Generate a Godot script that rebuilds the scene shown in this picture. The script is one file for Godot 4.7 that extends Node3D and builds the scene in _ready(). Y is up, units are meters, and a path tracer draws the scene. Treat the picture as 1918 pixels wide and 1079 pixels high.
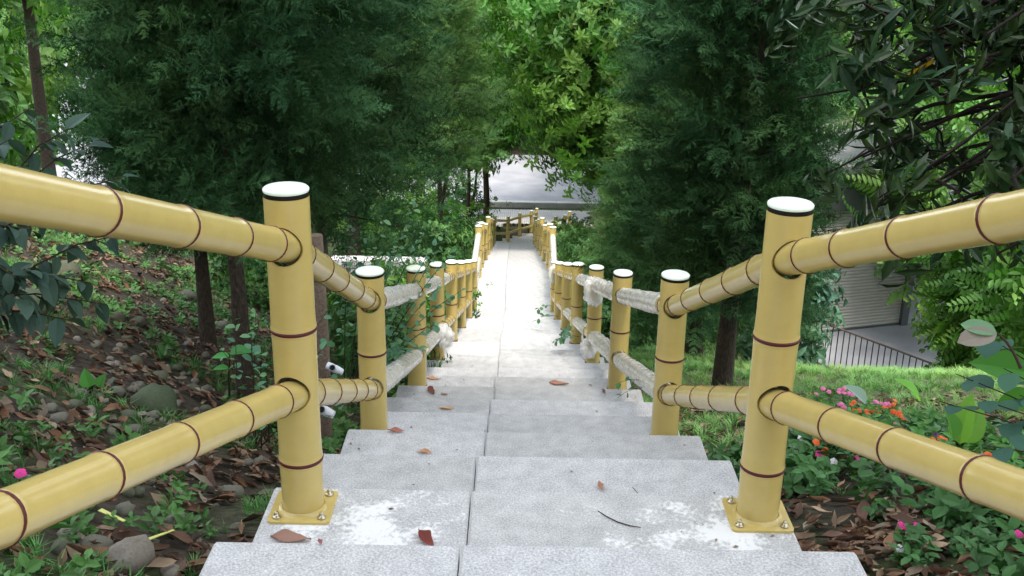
extends Node3D
# A garden stairway with bamboo-look railings going down between conifers.
# World: x right, y up, -z down the stairs. Helper coordinates: (x, D, s) = right, metres below the eye, metres ahead.

const EYE := 1.2
const F_PX := 2000.0
const PITCH := 19.66
const ROLL := 1.03

var rng := RandomNumberGenerator.new()
var M := {}
var names := {}
var fast_noise := FastNoiseLite.new()
var G := {}

func W(x, D, s) -> Vector3:
	return Vector3(x, EYE - D, -s)

# ---------- naming ----------
func numbered(called: String) -> String:
	var n = names.get(called, 0)
	names[called] = n + 1
	return called if n == 0 else "%s_%03d" % [called, n]

func tag(o, label := "", category := "", group := "", kind := ""):
	if label != "": o.set_meta("label", label)
	if category != "": o.set_meta("category", category)
	if group != "": o.set_meta("group", group)
	if kind != "": o.set_meta("kind", kind)
	return o

func thing(called: String, at: Vector3, label: String, category: String, group := "") -> Node3D:
	var o := Node3D.new()
	o.name = numbered(called)
	add_child(o)
	o.position = at
	tag(o, label, category, group)
	return o

func put(called: String, mesh: Mesh, m: Material, parent: Node, xf := Transform3D.IDENTITY) -> MeshInstance3D:
	var o := MeshInstance3D.new()
	o.name = numbered(called) if parent == self else called
	o.mesh = mesh
	o.material_override = m
	parent.add_child(o, true)
	o.transform = xf
	return o

func many(called: String, mesh: Mesh, m: Material, xfs: Array, cols: Array, parent: Node) -> MultiMeshInstance3D:
	var mm := MultiMesh.new()
	mm.transform_format = MultiMesh.TRANSFORM_3D
	mm.use_colors = true
	mm.mesh = mesh
	mm.instance_count = xfs.size()
	for i in xfs.size():
		mm.set_instance_transform(i, xfs[i])
		mm.set_instance_color(i, cols[i % cols.size()])
	var o := MultiMeshInstance3D.new()
	o.name = numbered(called) if parent == self else called
	o.multimesh = mm
	o.material_override = m
	parent.add_child(o, true)
	return o

# ---------- mesh helpers ----------
func begin() -> SurfaceTool:
	var st := SurfaceTool.new()
	st.begin(Mesh.PRIMITIVE_TRIANGLES)
	return st

func done(st: SurfaceTool) -> ArrayMesh:
	st.generate_normals()
	return st.commit()

func quad(st: SurfaceTool, a, b, c, d):
	for p in [a, b, c, a, c, d]: st.add_vertex(p)

func frame_of(dir: Vector3) -> Basis:
	var y := dir.normalized()
	var ref := Vector3.UP if absf(y.y) < 0.95 else Vector3.RIGHT
	var x := ref.cross(y).normalized()
	return Basis(x, y, x.cross(y).normalized())

func tube(st: SurfaceTool, pts: Array, rad: Array, sides := 10, caps := true):
	st.set_smooth_group(0)
	var rings := []
	var prev := Basis()
	for i in pts.size():
		var d: Vector3
		if i == 0: d = pts[1] - pts[0]
		elif i == pts.size() - 1: d = pts[i] - pts[i - 1]
		else: d = (pts[i + 1] - pts[i - 1])
		var y = d.normalized()
		var b: Basis
		if i == 0: b = frame_of(d)
		else:
			var x = (prev.x - y * prev.x.dot(y)).normalized()
			b = Basis(x, y, x.cross(y).normalized())
		prev = b
		var ring := []
		for k in sides:
			var a = TAU * k / sides
			ring.append(pts[i] + (b.x * cos(a) + b.z * sin(a)) * rad[i])
		rings.append(ring)
	for i in rings.size() - 1:
		for k in sides:
			var k2 = (k + 1) % sides
			quad(st, rings[i][k2], rings[i + 1][k2], rings[i + 1][k], rings[i][k])
	if caps:
		st.set_smooth_group(-1)
		for k in sides:
			var k2 = (k + 1) % sides
			st.add_vertex(pts[0]); st.add_vertex(rings[0][k2]); st.add_vertex(rings[0][k])
			var e = rings.size() - 1
			st.add_vertex(pts[e]); st.add_vertex(rings[e][k]); st.add_vertex(rings[e][k2])

func lathe(st: SurfaceTool, prof: Array, sides := 24, at := Vector3.ZERO, closed := false):
	# prof: Vector2(radius, y) going up on the outside
	st.set_smooth_group(0)
	var n = prof.size()
	for i in (n if closed else n - 1):
		var p: Vector2 = prof[i]
		var q: Vector2 = prof[(i + 1) % n]
		for k in sides:
			var a = TAU * k / sides
			var b = TAU * ((k + 1) % sides) / sides
			var v0 = at + Vector3(cos(a) * p.x, p.y, sin(a) * p.x)
			var v1 = at + Vector3(cos(a) * q.x, q.y, sin(a) * q.x)
			var v2 = at + Vector3(cos(b) * q.x, q.y, sin(b) * q.x)
			var v3 = at + Vector3(cos(b) * p.x, p.y, sin(b) * p.x)
			if p.x > 0.0:
				st.add_vertex(v0); st.add_vertex(v3); st.add_vertex(v2)
			if q.x > 0.0:
				st.add_vertex(v0); st.add_vertex(v2); st.add_vertex(v1)

func box_tri(st: SurfaceTool, mid: Vector3, a: Vector3, b: Vector3, d: Vector3):
	var nn := (b - a).cross(d - a)
	st.add_vertex(a)
	if nn.dot((a + b + d) / 3 - mid) > 0.0:
		st.add_vertex(d); st.add_vertex(b)
	else:
		st.add_vertex(b); st.add_vertex(d)

func bevel_box(st: SurfaceTool, lo: Vector3, hi: Vector3, c := 0.004):
	# a box with chamfered edges
	st.set_smooth_group(-1)
	var mid := (lo + hi) / 2
	for ax in 3:
		var u := (ax + 1) % 3
		var v := (ax + 2) % 3
		for sg in 2:
			var q := []
			for e in [[0, 0], [1, 0], [1, 1], [0, 1]]:
				var p := Vector3()
				p[ax] = hi[ax] if sg else lo[ax]
				p[u] = (hi[u] - c) if e[0] else (lo[u] + c)
				p[v] = (hi[v] - c) if e[1] else (lo[v] + c)
				q.append(p)
			box_tri(st, mid, q[0], q[1], q[2]); box_tri(st, mid, q[0], q[2], q[3])
		for su in [0, 1]: # edges along ax
			for sv in [0, 1]:
				var pts := []
				for e in [0, 1]:
					for w in [0, 1]:
						var p := Vector3()
						p[ax] = (hi[ax] - c) if e else (lo[ax] + c)
						p[u] = (hi[u] - (c if w else 0.0)) if su else (lo[u] + (c if w else 0.0))
						p[v] = (hi[v] - (0.0 if w else c)) if sv else (lo[v] + (0.0 if w else c))
						pts.append(p)
				box_tri(st, mid, pts[0], pts[1], pts[3]); box_tri(st, mid, pts[0], pts[3], pts[2])
	for sx in [0, 1]:
		for sy in [0, 1]:
			for sz in [0, 1]:
				var o := Vector3(hi.x if sx else lo.x, hi.y if sy else lo.y, hi.z if sz else lo.z)
				var dx := Vector3(-c if sx else c, 0, 0)
				var dy := Vector3(0, -c if sy else c, 0)
				var dz := Vector3(0, 0, -c if sz else c)
				box_tri(st, mid, o + dx + dy, o + dy + dz, o + dx + dz)

# leaf lying along +Y from the origin, face towards +Z; shape 0 ovate, 1 lance, 2 round
func leaf(st: SurfaceTool, xf: Transform3D, length: float, width: float, bend := 0.25, fold := 0.25, shape := 0, steps := 4):
	st.set_smooth_group(-1)
	var prev := []
	for i in steps + 1:
		var t = float(i) / steps
		var w: float
		match shape:
			0: w = pow(sin(PI * pow(t, 0.75)), 0.85)
			1: w = pow(sin(PI * pow(t, 0.85)), 0.9)
			_: w = pow(sin(PI * t), 0.55)
		w *= width * 0.5
		var a = bend * t
		var y = length * (t if absf(bend) < 0.01 else sin(a) / bend)
		var z = 0.0 if absf(bend) < 0.01 else -length * (1.0 - cos(a)) / bend
		var c := Vector3(0, y, z)
		var row := [xf * (c + Vector3(-w, 0, fold * w)), xf * c, xf * (c + Vector3(w, 0, fold * w))]
		if i > 0:
			if i < steps:
				if i == 1:
					for tri in [[prev[1], row[0], row[1]], [prev[1], row[1], row[2]]]:
						for p in tri: st.add_vertex(p)
				else:
					quad(st, prev[0], row[0], row[1], prev[1])
					quad(st, prev[1], row[1], row[2], prev[2])
			else:
				for tri in [[prev[0], row[1], prev[1]], [prev[1], row[1], prev[2]]]:
					for p in tri: st.add_vertex(p)
		prev = row

func leaf_mesh(length, width, bend, fold, shape, steps := 4) -> ArrayMesh:
	var st := begin()
	leaf(st, Transform3D.IDENTITY, length, width, bend, fold, shape, steps)
	return done(st)

func curled_leaf(length: float, width: float, curl: float, twist: float, sd: int) -> ArrayMesh:
	# a dry leaf lying roughly in the xz plane, edges rolled up
	var r := RandomNumberGenerator.new(); r.seed = sd
	var st := begin()
	st.set_smooth_group(0)
	var g := []
	for i in 11:
		var t = i / 10.0
		var w = width * 0.5 * pow(maxf(sin(PI * pow(t, 0.8)), 0.0), 1.1) + 0.0008
		w *= 1.0 + 0.12 * sin(t * 13.0 + sd)
		var row := []
		for j in 5:
			var q = (j - 2) / 2.0
			var ang = q * curl
			var x = w * (sin(ang) / curl)
			var y = w * (1.0 - cos(ang)) / curl + 0.25 * length * twist * (t - 0.5) * (t - 0.5) * 4.0 * 0.5
			y += 0.04 * length * sin(t * 6.0 + q * 2.0 + sd)
			var rot = twist * (t - 0.5) * 1.6
			row.append(Vector3(x * cos(rot) - y * sin(rot), y * cos(rot) + x * sin(rot) * 0.5, (t - 0.5) * length))
		g.append(row)
	var low := 1e9
	for row in g:
		for p in row: low = minf(low, p.y)
	for i in 10:
		for j in 4:
			var up := Vector3(0, -low, 0)
			quad(st, g[i][j] + up, g[i][j + 1] + up, g[i + 1][j + 1] + up, g[i + 1][j] + up)
	return done(st)

func stone_mesh(sd: int, flat := 0.6, rough := 0.22) -> ArrayMesh:
	var sp := SphereMesh.new()
	sp.radius = 0.5; sp.height = 1.0; sp.radial_segments = 14; sp.rings = 7
	var arr = sp.get_mesh_arrays()
	var n := FastNoiseLite.new(); n.seed = sd; n.frequency = 0.9
	var v: PackedVector3Array = arr[Mesh.ARRAY_VERTEX]
	var idx: PackedInt32Array = arr[Mesh.ARRAY_INDEX]
	var st := begin(); st.set_smooth_group(0)
	for i in idx:
		var p = v[i].snappedf(0.0001)
		if absf(p.x) + absf(p.z) < 0.001: p = Vector3(0, p.y, 0)
		var k = 1.0 + rough * n.get_noise_3dv(p * 2.2) * 1.6
		st.add_vertex(Vector3(p.x * k, p.y * k * flat, p.z * k * 0.8))
	return done(st)

# ---------- textures and materials ----------
func grain(size: int, sd: int, layers: Array, lo: Color, hi: Color, speck := 0.0, contrast := 1.0) -> ImageTexture:
	# layers: [frequency, weight]; speck: per-pixel grain
	var acc := PackedFloat32Array(); acc.resize(size * size)
	var tot := 0.0
	for L in layers:
		var n := FastNoiseLite.new()
		n.seed = sd + int(L[0] * 1000.0); n.frequency = L[0]; n.fractal_octaves = 3
		if L.size() > 2: n.noise_type = L[2]
		var im = n.get_seamless_image(size, size)
		im.convert(Image.FORMAT_L8)
		var by = im.get_data()
		for i in size * size: acc[i] += by[i] / 255.0 * L[1]
		tot += L[1]
	var r := RandomNumberGenerator.new(); r.seed = sd
	var out := PackedByteArray(); out.resize(size * size * 3)
	for i in size * size:
		var t = acc[i] / tot
		t = clampf((t - 0.5) * contrast + 0.5 + (r.randf() - 0.5) * speck, 0.0, 1.0)
		out[i * 3] = int(255.0 * lerpf(lo.r, hi.r, t))
		out[i * 3 + 1] = int(255.0 * lerpf(lo.g, hi.g, t))
		out[i * 3 + 2] = int(255.0 * lerpf(lo.b, hi.b, t))
	var img := Image.create_from_data(size, size, false, Image.FORMAT_RGB8, out)
	return ImageTexture.create_from_image(img)

func surf(color: Color, rough := 0.8, tex: Texture2D = null, per_m := 1.0, world := true) -> StandardMaterial3D:
	var m := StandardMaterial3D.new()
	m.albedo_color = color
	m.roughness = rough
	m.metallic_specular = 0.4
	if tex:
		m.albedo_texture = tex
		m.uv1_triplanar = true
		m.uv1_world_triplanar = world
		m.uv1_scale = Vector3.ONE * per_m
	return m

func relief(m: StandardMaterial3D, sd: int, freq: float, strength: float, size := 256):
	var n := FastNoiseLite.new(); n.seed = sd; n.frequency = freq; n.fractal_octaves = 4
	var im = n.get_seamless_image(size, size)
	im.bump_map_to_normal_map(strength)
	m.normal_enabled = true
	m.normal_texture = ImageTexture.create_from_image(im)
	m.normal_scale = 1.0

func leafy(color: Color, rough := 0.5, back := 0.3) -> StandardMaterial3D:
	# linear colour in, tinted per copy
	var m := StandardMaterial3D.new()
	m.albedo_color = color.linear_to_srgb()
	m.vertex_color_use_as_albedo = true
	m.roughness = rough
	m.metallic_specular = 0.35
	m.cull_mode = BaseMaterial3D.CULL_DISABLED
	if back > 0.0:
		m.backlight_enabled = true
		m.backlight = Color(color.r * back * 3.0, color.g * back * 3.0, color.b * back * 1.5).linear_to_srgb()
	return m

func make_materials():
	var N := FastNoiseLite
	M.granite = surf(Color(0.95, 0.945, 0.94), 0.75, grain(512, 3, [[0.12, 1.0], [0.012, 0.35]], Color(0.58, 0.58, 0.585), Color(0.92, 0.92, 0.925), 0.55, 1.0), 2.2)
	M.granite_b = surf(Color(0.91, 0.905, 0.90), 0.75, grain(512, 8, [[0.14, 1.0], [0.010, 0.4]], Color(0.57, 0.57, 0.57), Color(0.91, 0.91, 0.91), 0.55, 1.0), 2.2)
	relief(M.granite, 4, 0.12, 1.2)
	relief(M.granite_b, 9, 0.12, 1.2)
	M.cement = surf(Color(1, 1, 1), 0.9, grain(256, 21, [[0.03, 1.0], [0.2, 0.5]], Color(0.42, 0.42, 0.42), Color(0.62, 0.62, 0.61), 0.2), 1.5)
	M.pave = surf(Color(1, 1, 1), 0.9, grain(256, 23, [[0.01, 1.0], [0.1, 0.4]], Color(0.70, 0.69, 0.69), Color(0.84, 0.83, 0.83), 0.12), 0.4)
	M.road = surf(Color(1, 1, 1), 0.85, grain(256, 27, [[0.012, 1.0], [0.2, 0.4]], Color(0.57, 0.57, 0.60), Color(0.70, 0.70, 0.73), 0.15), 0.25)
	M.yellow = surf(Color(1, 1, 1), 0.26, grain(256, 31, [[0.008, 1.0], [0.04, 0.7], [0.3, 0.35]], Color(0.735, 0.645, 0.38), Color(0.80, 0.715, 0.44), 0.08, 1.1), 2.0, false)
	M.yellow.clearcoat_enabled = true; M.yellow.clearcoat = 0.4; M.yellow.clearcoat_roughness = 0.18
	M.brown_ring = surf(Color(0.33, 0.11, 0.12), 0.4)
	M.bare_steel = surf(Color(0.62, 0.60, 0.55), 0.6)
	M.collar = surf(Color(0.07, 0.06, 0.05), 0.5)
	M.cap = surf(Color(0.92, 0.965, 0.90), 0.28)
	M.bolt = surf(Color(0.72, 0.68, 0.58), 0.28); M.bolt.metallic = 1.0
	M.film = surf(Color(1.0, 1.0, 1.0, 0.46), 0.18)
	M.film.transparency = BaseMaterial3D.TRANSPARENCY_ALPHA
	M.film.cull_mode = BaseMaterial3D.CULL_DISABLED
	M.film.metallic_specular = 0.45
	var soil_tex = grain(512, 41, [[0.02, 1.0], [0.08, 0.8], [0.3, 0.5]], Color(0.42, 0.40, 0.38), Color(1, 1, 1), 0.35, 1.5)
	M.ground = surf(Color(1, 1, 1), 0.95, soil_tex, 0.9)
	M.ground.vertex_color_use_as_albedo = true
	relief(M.ground, 42, 0.06, 6.0)
	M.bark = surf(Color(1, 1, 1), 0.95, grain(256, 51, [[0.05, 1.0], [0.2, 0.6]], Color(0.16, 0.135, 0.11), Color(0.34, 0.295, 0.25), 0.3, 1.5), 4.0, false)
	M.bark.uv1_scale = Vector3(6, 1.5, 6)
	relief(M.bark, 52, 0.05, 6.0)
	M.twig = surf(Color(0.20, 0.15, 0.11), 0.9)
	M.dark_twig = surf(Color(0.13, 0.105, 0.085), 0.9)
	M.stem = surf(Color(0.22, 0.27, 0.13), 0.7)
	M.wood = surf(Color(1, 1, 1), 0.9, grain(256, 55, [[0.05, 1.0]], Color(0.36, 0.31, 0.27), Color(0.55, 0.48, 0.42), 0.25), 5.0, false)
	M.stone = []
	for i in 4:
		var c = [Color(0.42, 0.41, 0.36), Color(0.35, 0.36, 0.29), Color(0.50, 0.47, 0.43), Color(0.29, 0.33, 0.24)][i]
		var m = surf(Color(1, 1, 1), 0.85, grain(256, 60 + i, [[0.02, 1.0], [0.12, 0.6]], c * 0.72, c * 1.15, 0.2), 3.0, false)
		relief(m, 66 + i, 0.08, 3.0)
		M.stone.append(m)
	M.cypress = leafy(Color(0.043, 0.102, 0.040), 0.6, 0.35)
	M.cypress_b = leafy(Color(0.088, 0.175, 0.055), 0.6, 0.4)
	for m in [M.cypress, M.cypress_b]: m.metallic_specular = 0.12
	M.broad = leafy(Color(0.13, 0.27, 0.06), 0.4, 0.85)
	M.bright = leafy(Color(0.155, 0.30, 0.075), 0.45, 0.7)
	M.dark_leaf = leafy(Color(0.045, 0.095, 0.05), 0.28, 0.3)
	M.lance = leafy(Color(0.024, 0.054, 0.018), 0.28, 0.35)
	M.shrub_leaf = leafy(Color(0.075, 0.17, 0.10), 0.42, 0.4)
	M.grass = leafy(Color(0.19, 0.36, 0.12), 0.65, 0.4)
	M.cover = leafy(Color(0.07, 0.17, 0.045), 0.5, 0.4)
	M.litter = leafy(Color(1, 1, 1), 0.75, 0.0)
	M.yellow_leaf = leafy(Color(0.75, 0.45, 0.03), 0.5, 0.4)
	M.petal = {
		"pink": leafy(Color(0.78, 0.20, 0.42), 0.6, 0.2), "orange": leafy(Color(0.85, 0.16, 0.04), 0.6, 0.2),
		"magenta": leafy(Color(0.72, 0.05, 0.30), 0.6, 0.2), "white": leafy(Color(0.75, 0.72, 0.78), 0.6, 0.2), "lilac": leafy(Color(0.42, 0.15, 0.62), 0.6, 0.2)}
	M.shutter = surf(Color(0.78, 0.76, 0.74), 0.45)
	M.steel = surf(Color(0.45, 0.46, 0.48), 0.4); M.steel.metallic = 0.6
	M.wall = surf(Color(1, 1, 1), 0.9, grain(256, 71, [[0.01, 1.0], [0.1, 0.4]], Color(0.66, 0.66, 0.70), Color(0.78, 0.78, 0.82), 0.08), 0.6)
	M.iron = surf(Color(0.13, 0.13, 0.14), 0.5)
	M.iron_top = surf(Color(0.42, 0.36, 0.33), 0.6)
	M.white_pipe = surf(Color(0.85, 0.86, 0.88), 0.35)
	M.black = surf(Color(0.03, 0.03, 0.03), 0.8)  # near-black colour painting the shade inside the pipe sockets
	M.sliver = surf(Color(0.80, 0.80, 0.45), 0.5)

# ---------- the lie of the land ----------
const S0 := 1.777
const TD := 0.536
const XL := -0.576
const XR := 0.674
const JOINT := -0.09
const S_LAND := 13.033
const S_F2 := 15.2
const D_LAND := 5.158
const D_PLAT := 8.788

func tread_s(k: int) -> float: return S0 + TD * k
func tread_D(k: int) -> float:
	var D := 1.17 + 0.194 * mini(k, 5)
	if k > 5: D += 0.186 * mini(k - 5, 5)
	if k > 10: D += 0.174 * (k - 10)
	return D

func line_D(s: float) -> float:
	s = maxf(s, -12.0)
	if s <= S_LAND:
		var k := (s - S0) / TD
		var D := 1.17 + 0.194 * minf(k, 5.0)
		if k > 5.0: D += 0.186 * minf(k - 5.0, 5.0)
		if k > 10.0: D += 0.174 * (k - 10.0)
		return D
	if s <= S_F2: return lerpf(4.984, D_LAND, clampf((s - S_LAND) / 0.3, 0.0, 1.0))
	if s <= 27.8: return D_LAND + (s - S_F2) * 0.275
	if s <= 31.5: return lerpf(8.623, 9.30, (s - 27.8) / 3.7)
	if s <= 38.0: return lerpf(9.30, 10.56, (s - 31.5) / 6.5)
	if s <= 95.0: return 10.56
	return 10.56 - minf((s - 95.0) * 0.12, 40.0)

func ground_D(x: float, s: float) -> float:
	var D := line_D(s)
	var off := 0.0
	if s < 31.0:
		var e := maxf(x - XR, XL - x)  # metres outside the stair edge
		if e < -0.03: off = 0.5
		elif e < 0.06: off = 0.24
		else: off = lerpf(0.21, 0.09, smoothstep(0.06, 0.7, e))
	if x < -1.15:
		var b := minf((-x - 1.15) * 0.40, 2.6) * (1.0 - smoothstep(9.5, 17.0, s))
		if s < 1.0: b *= smoothstep(-3.0, 1.0, s)
		off -= b
	if x > 1.0:
		var q := (x - 6.17) * 0.803 + (s - 17.4) * 0.595
		var far := maxf(s - 7.0, 0.0)
		D += minf(0.09 * far + 0.011 * far * far, 1.6) * smoothstep(1.0, 2.4, x) * (1.0 - smoothstep(17.0, 24.0, s))
		var t := smoothstep(-3.4, -0.5, q) * smoothstep(2.0, 5.0, x) * (1.0 - smoothstep(30.0, 40.0, s)) * smoothstep(5.0, 9.0, s)
		D = lerpf(D, 7.98 - off, t)
	var n := 0.0
	if s < 37.0:
		n = fast_noise.get_noise_2d(x * 60.0, s * 60.0) * 0.05 + fast_noise.get_noise_2d(x * 220.0 + 50.0, s * 220.0) * 0.025
	D += off + n
	if x > -2.85 and x < -1.25 and s > 13.3 and s < 16.1: D = maxf(D, 5.62)
	return D

func unray(u: float, v: float) -> Vector3:
	# (x, D, s) per metre of depth for a pixel of the 1918 x 1079 photograph
	var a := u - 959.0
	var b := v - 539.5
	var ro := deg_to_rad(ROLL)
	var th := deg_to_rad(PITCH)
	var uu := (a * cos(ro) + b * sin(ro)) / F_PX
	var vv := (-a * sin(ro) + b * cos(ro)) / F_PX
	return Vector3(uu, vv * cos(th) + sin(th), cos(th) - vv * sin(th))

func on_ground(u: float, v: float) -> Vector3:
	var r := unray(u, v)
	var z := 0.8
	while z < 90.0:
		if r.y * z > ground_D(r.x * z, r.z * z): break
		z += 0.02 + z * 0.002
	return W(r.x * z, ground_D(r.x * z, r.z * z), r.z * z)

func gp(x: float, s: float) -> Vector3: return W(x, ground_D(x, s), s)

func at_depth(u: float, v: float, z: float) -> Vector3:
	var r := unray(u, v)
	return W(r.x * z, r.y * z, r.z * z)

func ground_color(x: float, s: float) -> Color:
	var soil := Color(0.085, 0.066, 0.047)
	var green := Color(0.085, 0.115, 0.04)
	var lawn := Color(0.13, 0.21, 0.07)
	var n := fast_noise.get_noise_2d(x * 90.0 + 300.0, s * 90.0)
	var c := soil.lerp(green, clampf(0.35 + n * 2.2, 0.0, 1.0))
	if x > 0.7:
		var bare := clampf(0.5 + fast_noise.get_noise_2d(x * 140.0, s * 110.0 + 90.0) * 2.0, 0.0, 1.0)
		c = c.lerp(lawn.lerp(Color(0.26, 0.2, 0.11), bare * 0.5), smoothstep(4.2, 6.0, s))
	if s > 14.0 and x < 0.0: c = c.lerp(green, 0.6)
	if s > 95.0: c = Color(0.07, 0.13, 0.04)
	return c

func build_terrain():
	var xs := []
	var x := 0.0
	while x < 5.0: xs.append(x); x += 0.1
	while x < 14.0: xs.append(x); x += 0.4
	while x < 60.0: xs.append(x); x += 4.0
	xs.append_array([90.0, 180.0, 500.0])
	var all := []
	for i in range(xs.size() - 1, 0, -1): all.append(-xs[i])
	all.append_array(xs)
	# keep the stair edges sharp
	for e in [XL - 0.04, XL - 0.005, XR + 0.005, XR + 0.04]: all.append(e)
	all.sort()
	var ss := []
	var s := -300.0
	for q in [-300.0, -120.0, -50.0, -25.0, -12.0, -6.0, -3.0, -1.5]: ss.append(q)
	s = -0.5
	while s < 9.0: ss.append(s); s += 0.1
	while s < 40.0: ss.append(s); s += 0.3
	while s < 100.0: ss.append(s); s += 5.0
	ss.append_array([140.0, 220.0, 400.0, 900.0])
	var st := begin()
	st.set_smooth_group(0)
	var nx := all.size()
	for a in ss:
		for b in all:
			st.set_color(ground_color(b, a))
			st.add_vertex(W(b, ground_D(b, a), a))
	for i in ss.size() - 1:
		for j in nx - 1:
			var p := i * nx + j
			for t in [p, p + nx, p + nx + 1, p, p + nx + 1, p + 1]: st.add_index(t)
	st.generate_normals()
	var g = put("ground", st.commit(), M.ground, self)
	tag(g, "brown leaf strewn earth and grass of the hillside", "", "", "structure")

# ---------- the stairway ----------
func slab(parent, x0, x1, s_near, s_far, D, mt, th := 0.05):
	var st := begin()
	bevel_box(st, Vector3(x0, EYE - D - th, -s_far), Vector3(x1, EYE - D, -s_near), 0.006)
	put("slab", done(st), mt, parent)

func build_stairs():
	var stair := Node3D.new(); stair.name = "stairway"; add_child(stair)
	tag(stair, "pale grey granite slab stairway running down between the railings", "", "", "structure")
	var r := RandomNumberGenerator.new(); r.seed = 5
	var base := begin()
	for k in range(-5, 22):
		var D := tread_D(k)
		var a := tread_s(k - 1) - 0.03
		var b := tread_s(k) + 0.012
		var m1 = M.granite if r.randf() < 0.6 else M.granite_b
		var m2 = M.granite_b if r.randf() < 0.5 else M.granite
		var j := JOINT + r.randf_range(-0.012, 0.012)
		var e := r.randf_range(-0.006, 0.006)
		if k == 1:
			stained_slab(stair, XL + e, j - 0.0012, a, b, D, M.granite, -0.36, 2.14, 0.27, 0.17, 31)
			stained_slab(stair, j + 0.0012, XR + e, a, b, D, M.granite_b, 0.50, 2.14, 0.27, 0.17, 37)
			bevel_box(base, Vector3(XL + 0.02, EYE - D - 0.6, -(b - 0.02)), Vector3(XR - 0.02, EYE - D - 0.051, -a), 0.003)
			continue
		slab(stair, XL + e, j - 0.0012, a, b, D + r.randf_range(0.0, 0.003), m1)
		slab(stair, j + 0.0012, XR + e, a, b + r.randf_range(-0.004, 0.004), D + r.randf_range(0.0, 0.003), m2)
		bevel_box(base, Vector3(XL + 0.02, EYE - D - 0.6, -(b - 0.02)), Vector3(XR - 0.02, EYE - D - 0.051, -a), 0.003)
	# landing
	var cuts := [S_LAND - 0.03, 13.57, 14.1, 14.65, S_F2 + 0.01]
	for i in 4:
		slab(stair, XL, JOINT - 0.0015, cuts[i] + 0.003, cuts[i + 1] - 0.003, D_LAND + r.randf_range(0.0, 0.003), M.granite)
		slab(stair, JOINT + 0.0015, XR, cuts[i] + 0.003, cuts[i + 1] - 0.003, D_LAND + r.randf_range(0.0, 0.003), M.granite_b)
	bevel_box(base, Vector3(XL + 0.02, EYE - D_LAND - 0.6, -(S_F2 - 0.02)), Vector3(XR - 0.02, EYE - D_LAND - 0.051, -S_LAND), 0.003)
	for k in range(1, 22):
		var D := D_LAND + 0.165 * k
		var a := S_F2 + 0.6 * (k - 1) - 0.03
		var b := S_F2 + 0.6 * k + 0.01
		slab(stair, XL, JOINT - 0.0015, a, b, D, M.granite)
		slab(stair, JOINT + 0.0015, XR, a, b, D + 0.002, M.granite_b)
		bevel_box(base, Vector3(XL + 0.02, EYE - D - 0.6, -(b - 0.02)), Vector3(XR - 0.02, EYE - D - 0.051, -a), 0.003)
	for i in 4:
		slab(stair, XL + 0.28 * i, XR + 0.42 * i, 27.78 + 0.7 * i, 28.47 + 0.7 * i, D_PLAT + 0.13 * i, M.granite_b, 0.3)
	put("step_base", done(base), M.cement, stair)

# white lime splashed on one step round the post bases: print in the slab's own texture
func stained(mt: StandardMaterial3D, lo: Vector2, hi: Vector2, cx: float, cs: float, rx: float, rs: float, sd: int) -> StandardMaterial3D:
	var src: Image = mt.albedo_texture.get_image()
	var by := src.get_data()
	var w := int((hi.x - lo.x) * 1126.0)
	var h := int((hi.y - lo.y) * 1126.0)
	var nz := FastNoiseLite.new(); nz.seed = sd; nz.frequency = 7.0; nz.fractal_octaves = 4
	var fine := FastNoiseLite.new(); fine.seed = sd + 1; fine.frequency = 55.0; fine.fractal_octaves = 3
	var r := RandomNumberGenerator.new(); r.seed = sd
	var out := PackedByteArray(); out.resize(w * h * 3)
	for j in h:
		for i in w:
			var x := lerpf(lo.x, hi.x, (i + 0.5) / w)
			var s := lerpf(hi.y, lo.y, (j + 0.5) / h)
			var d := Vector2((x - cx) / rx, (s - cs) / rs).length()
			var m := (1.0 - d) * 1.1 + nz.get_noise_2d(x, s) * 1.3 + fine.get_noise_2d(x, s) * 0.75 + (r.randf() - 0.5) * 0.35
			m = clampf(smoothstep(0.15, 1.1, m), 0.0, 1.0) * 0.85
			var k := ((j % 512) * 512 + (i % 512)) * 3
			for c in 3: out[(j * w + i) * 3 + c] = int(lerpf(by[k + c], 250.0, m))
	var n: StandardMaterial3D = mt.duplicate()
	n.albedo_texture = ImageTexture.create_from_image(Image.create_from_data(w, h, false, Image.FORMAT_RGB8, out))
	n.albedo_color = Color(0.95, 0.945, 0.94)
	n.uv1_triplanar = false
	n.uv1_scale = Vector3.ONE
	n.normal_enabled = false
	return n

func stained_slab(parent, x0, x1, s_near, s_far, D, mt, cx, cs, rx, rs, sd):
	var st := begin()
	bevel_box(st, Vector3(x0, EYE - D - 0.05, -s_far), Vector3(x1, EYE - D, -s_near), 0.006)
	var arr := done(st).surface_get_arrays(0)
	var v: PackedVector3Array = arr[Mesh.ARRAY_VERTEX]
	var uv := PackedVector2Array()
	for p in v: uv.append(Vector2((p.x - x0) / (x1 - x0), (p.z + s_far) / (s_far - s_near)))
	arr[Mesh.ARRAY_TEX_UV] = uv
	var am := ArrayMesh.new()
	am.add_surface_from_arrays(Mesh.PRIMITIVE_TRIANGLES, arr)
	put("slab", am, stained(mt, Vector2(x0, s_near), Vector2(x1, s_far), cx, cs, rx, rs, sd), parent)

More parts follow.
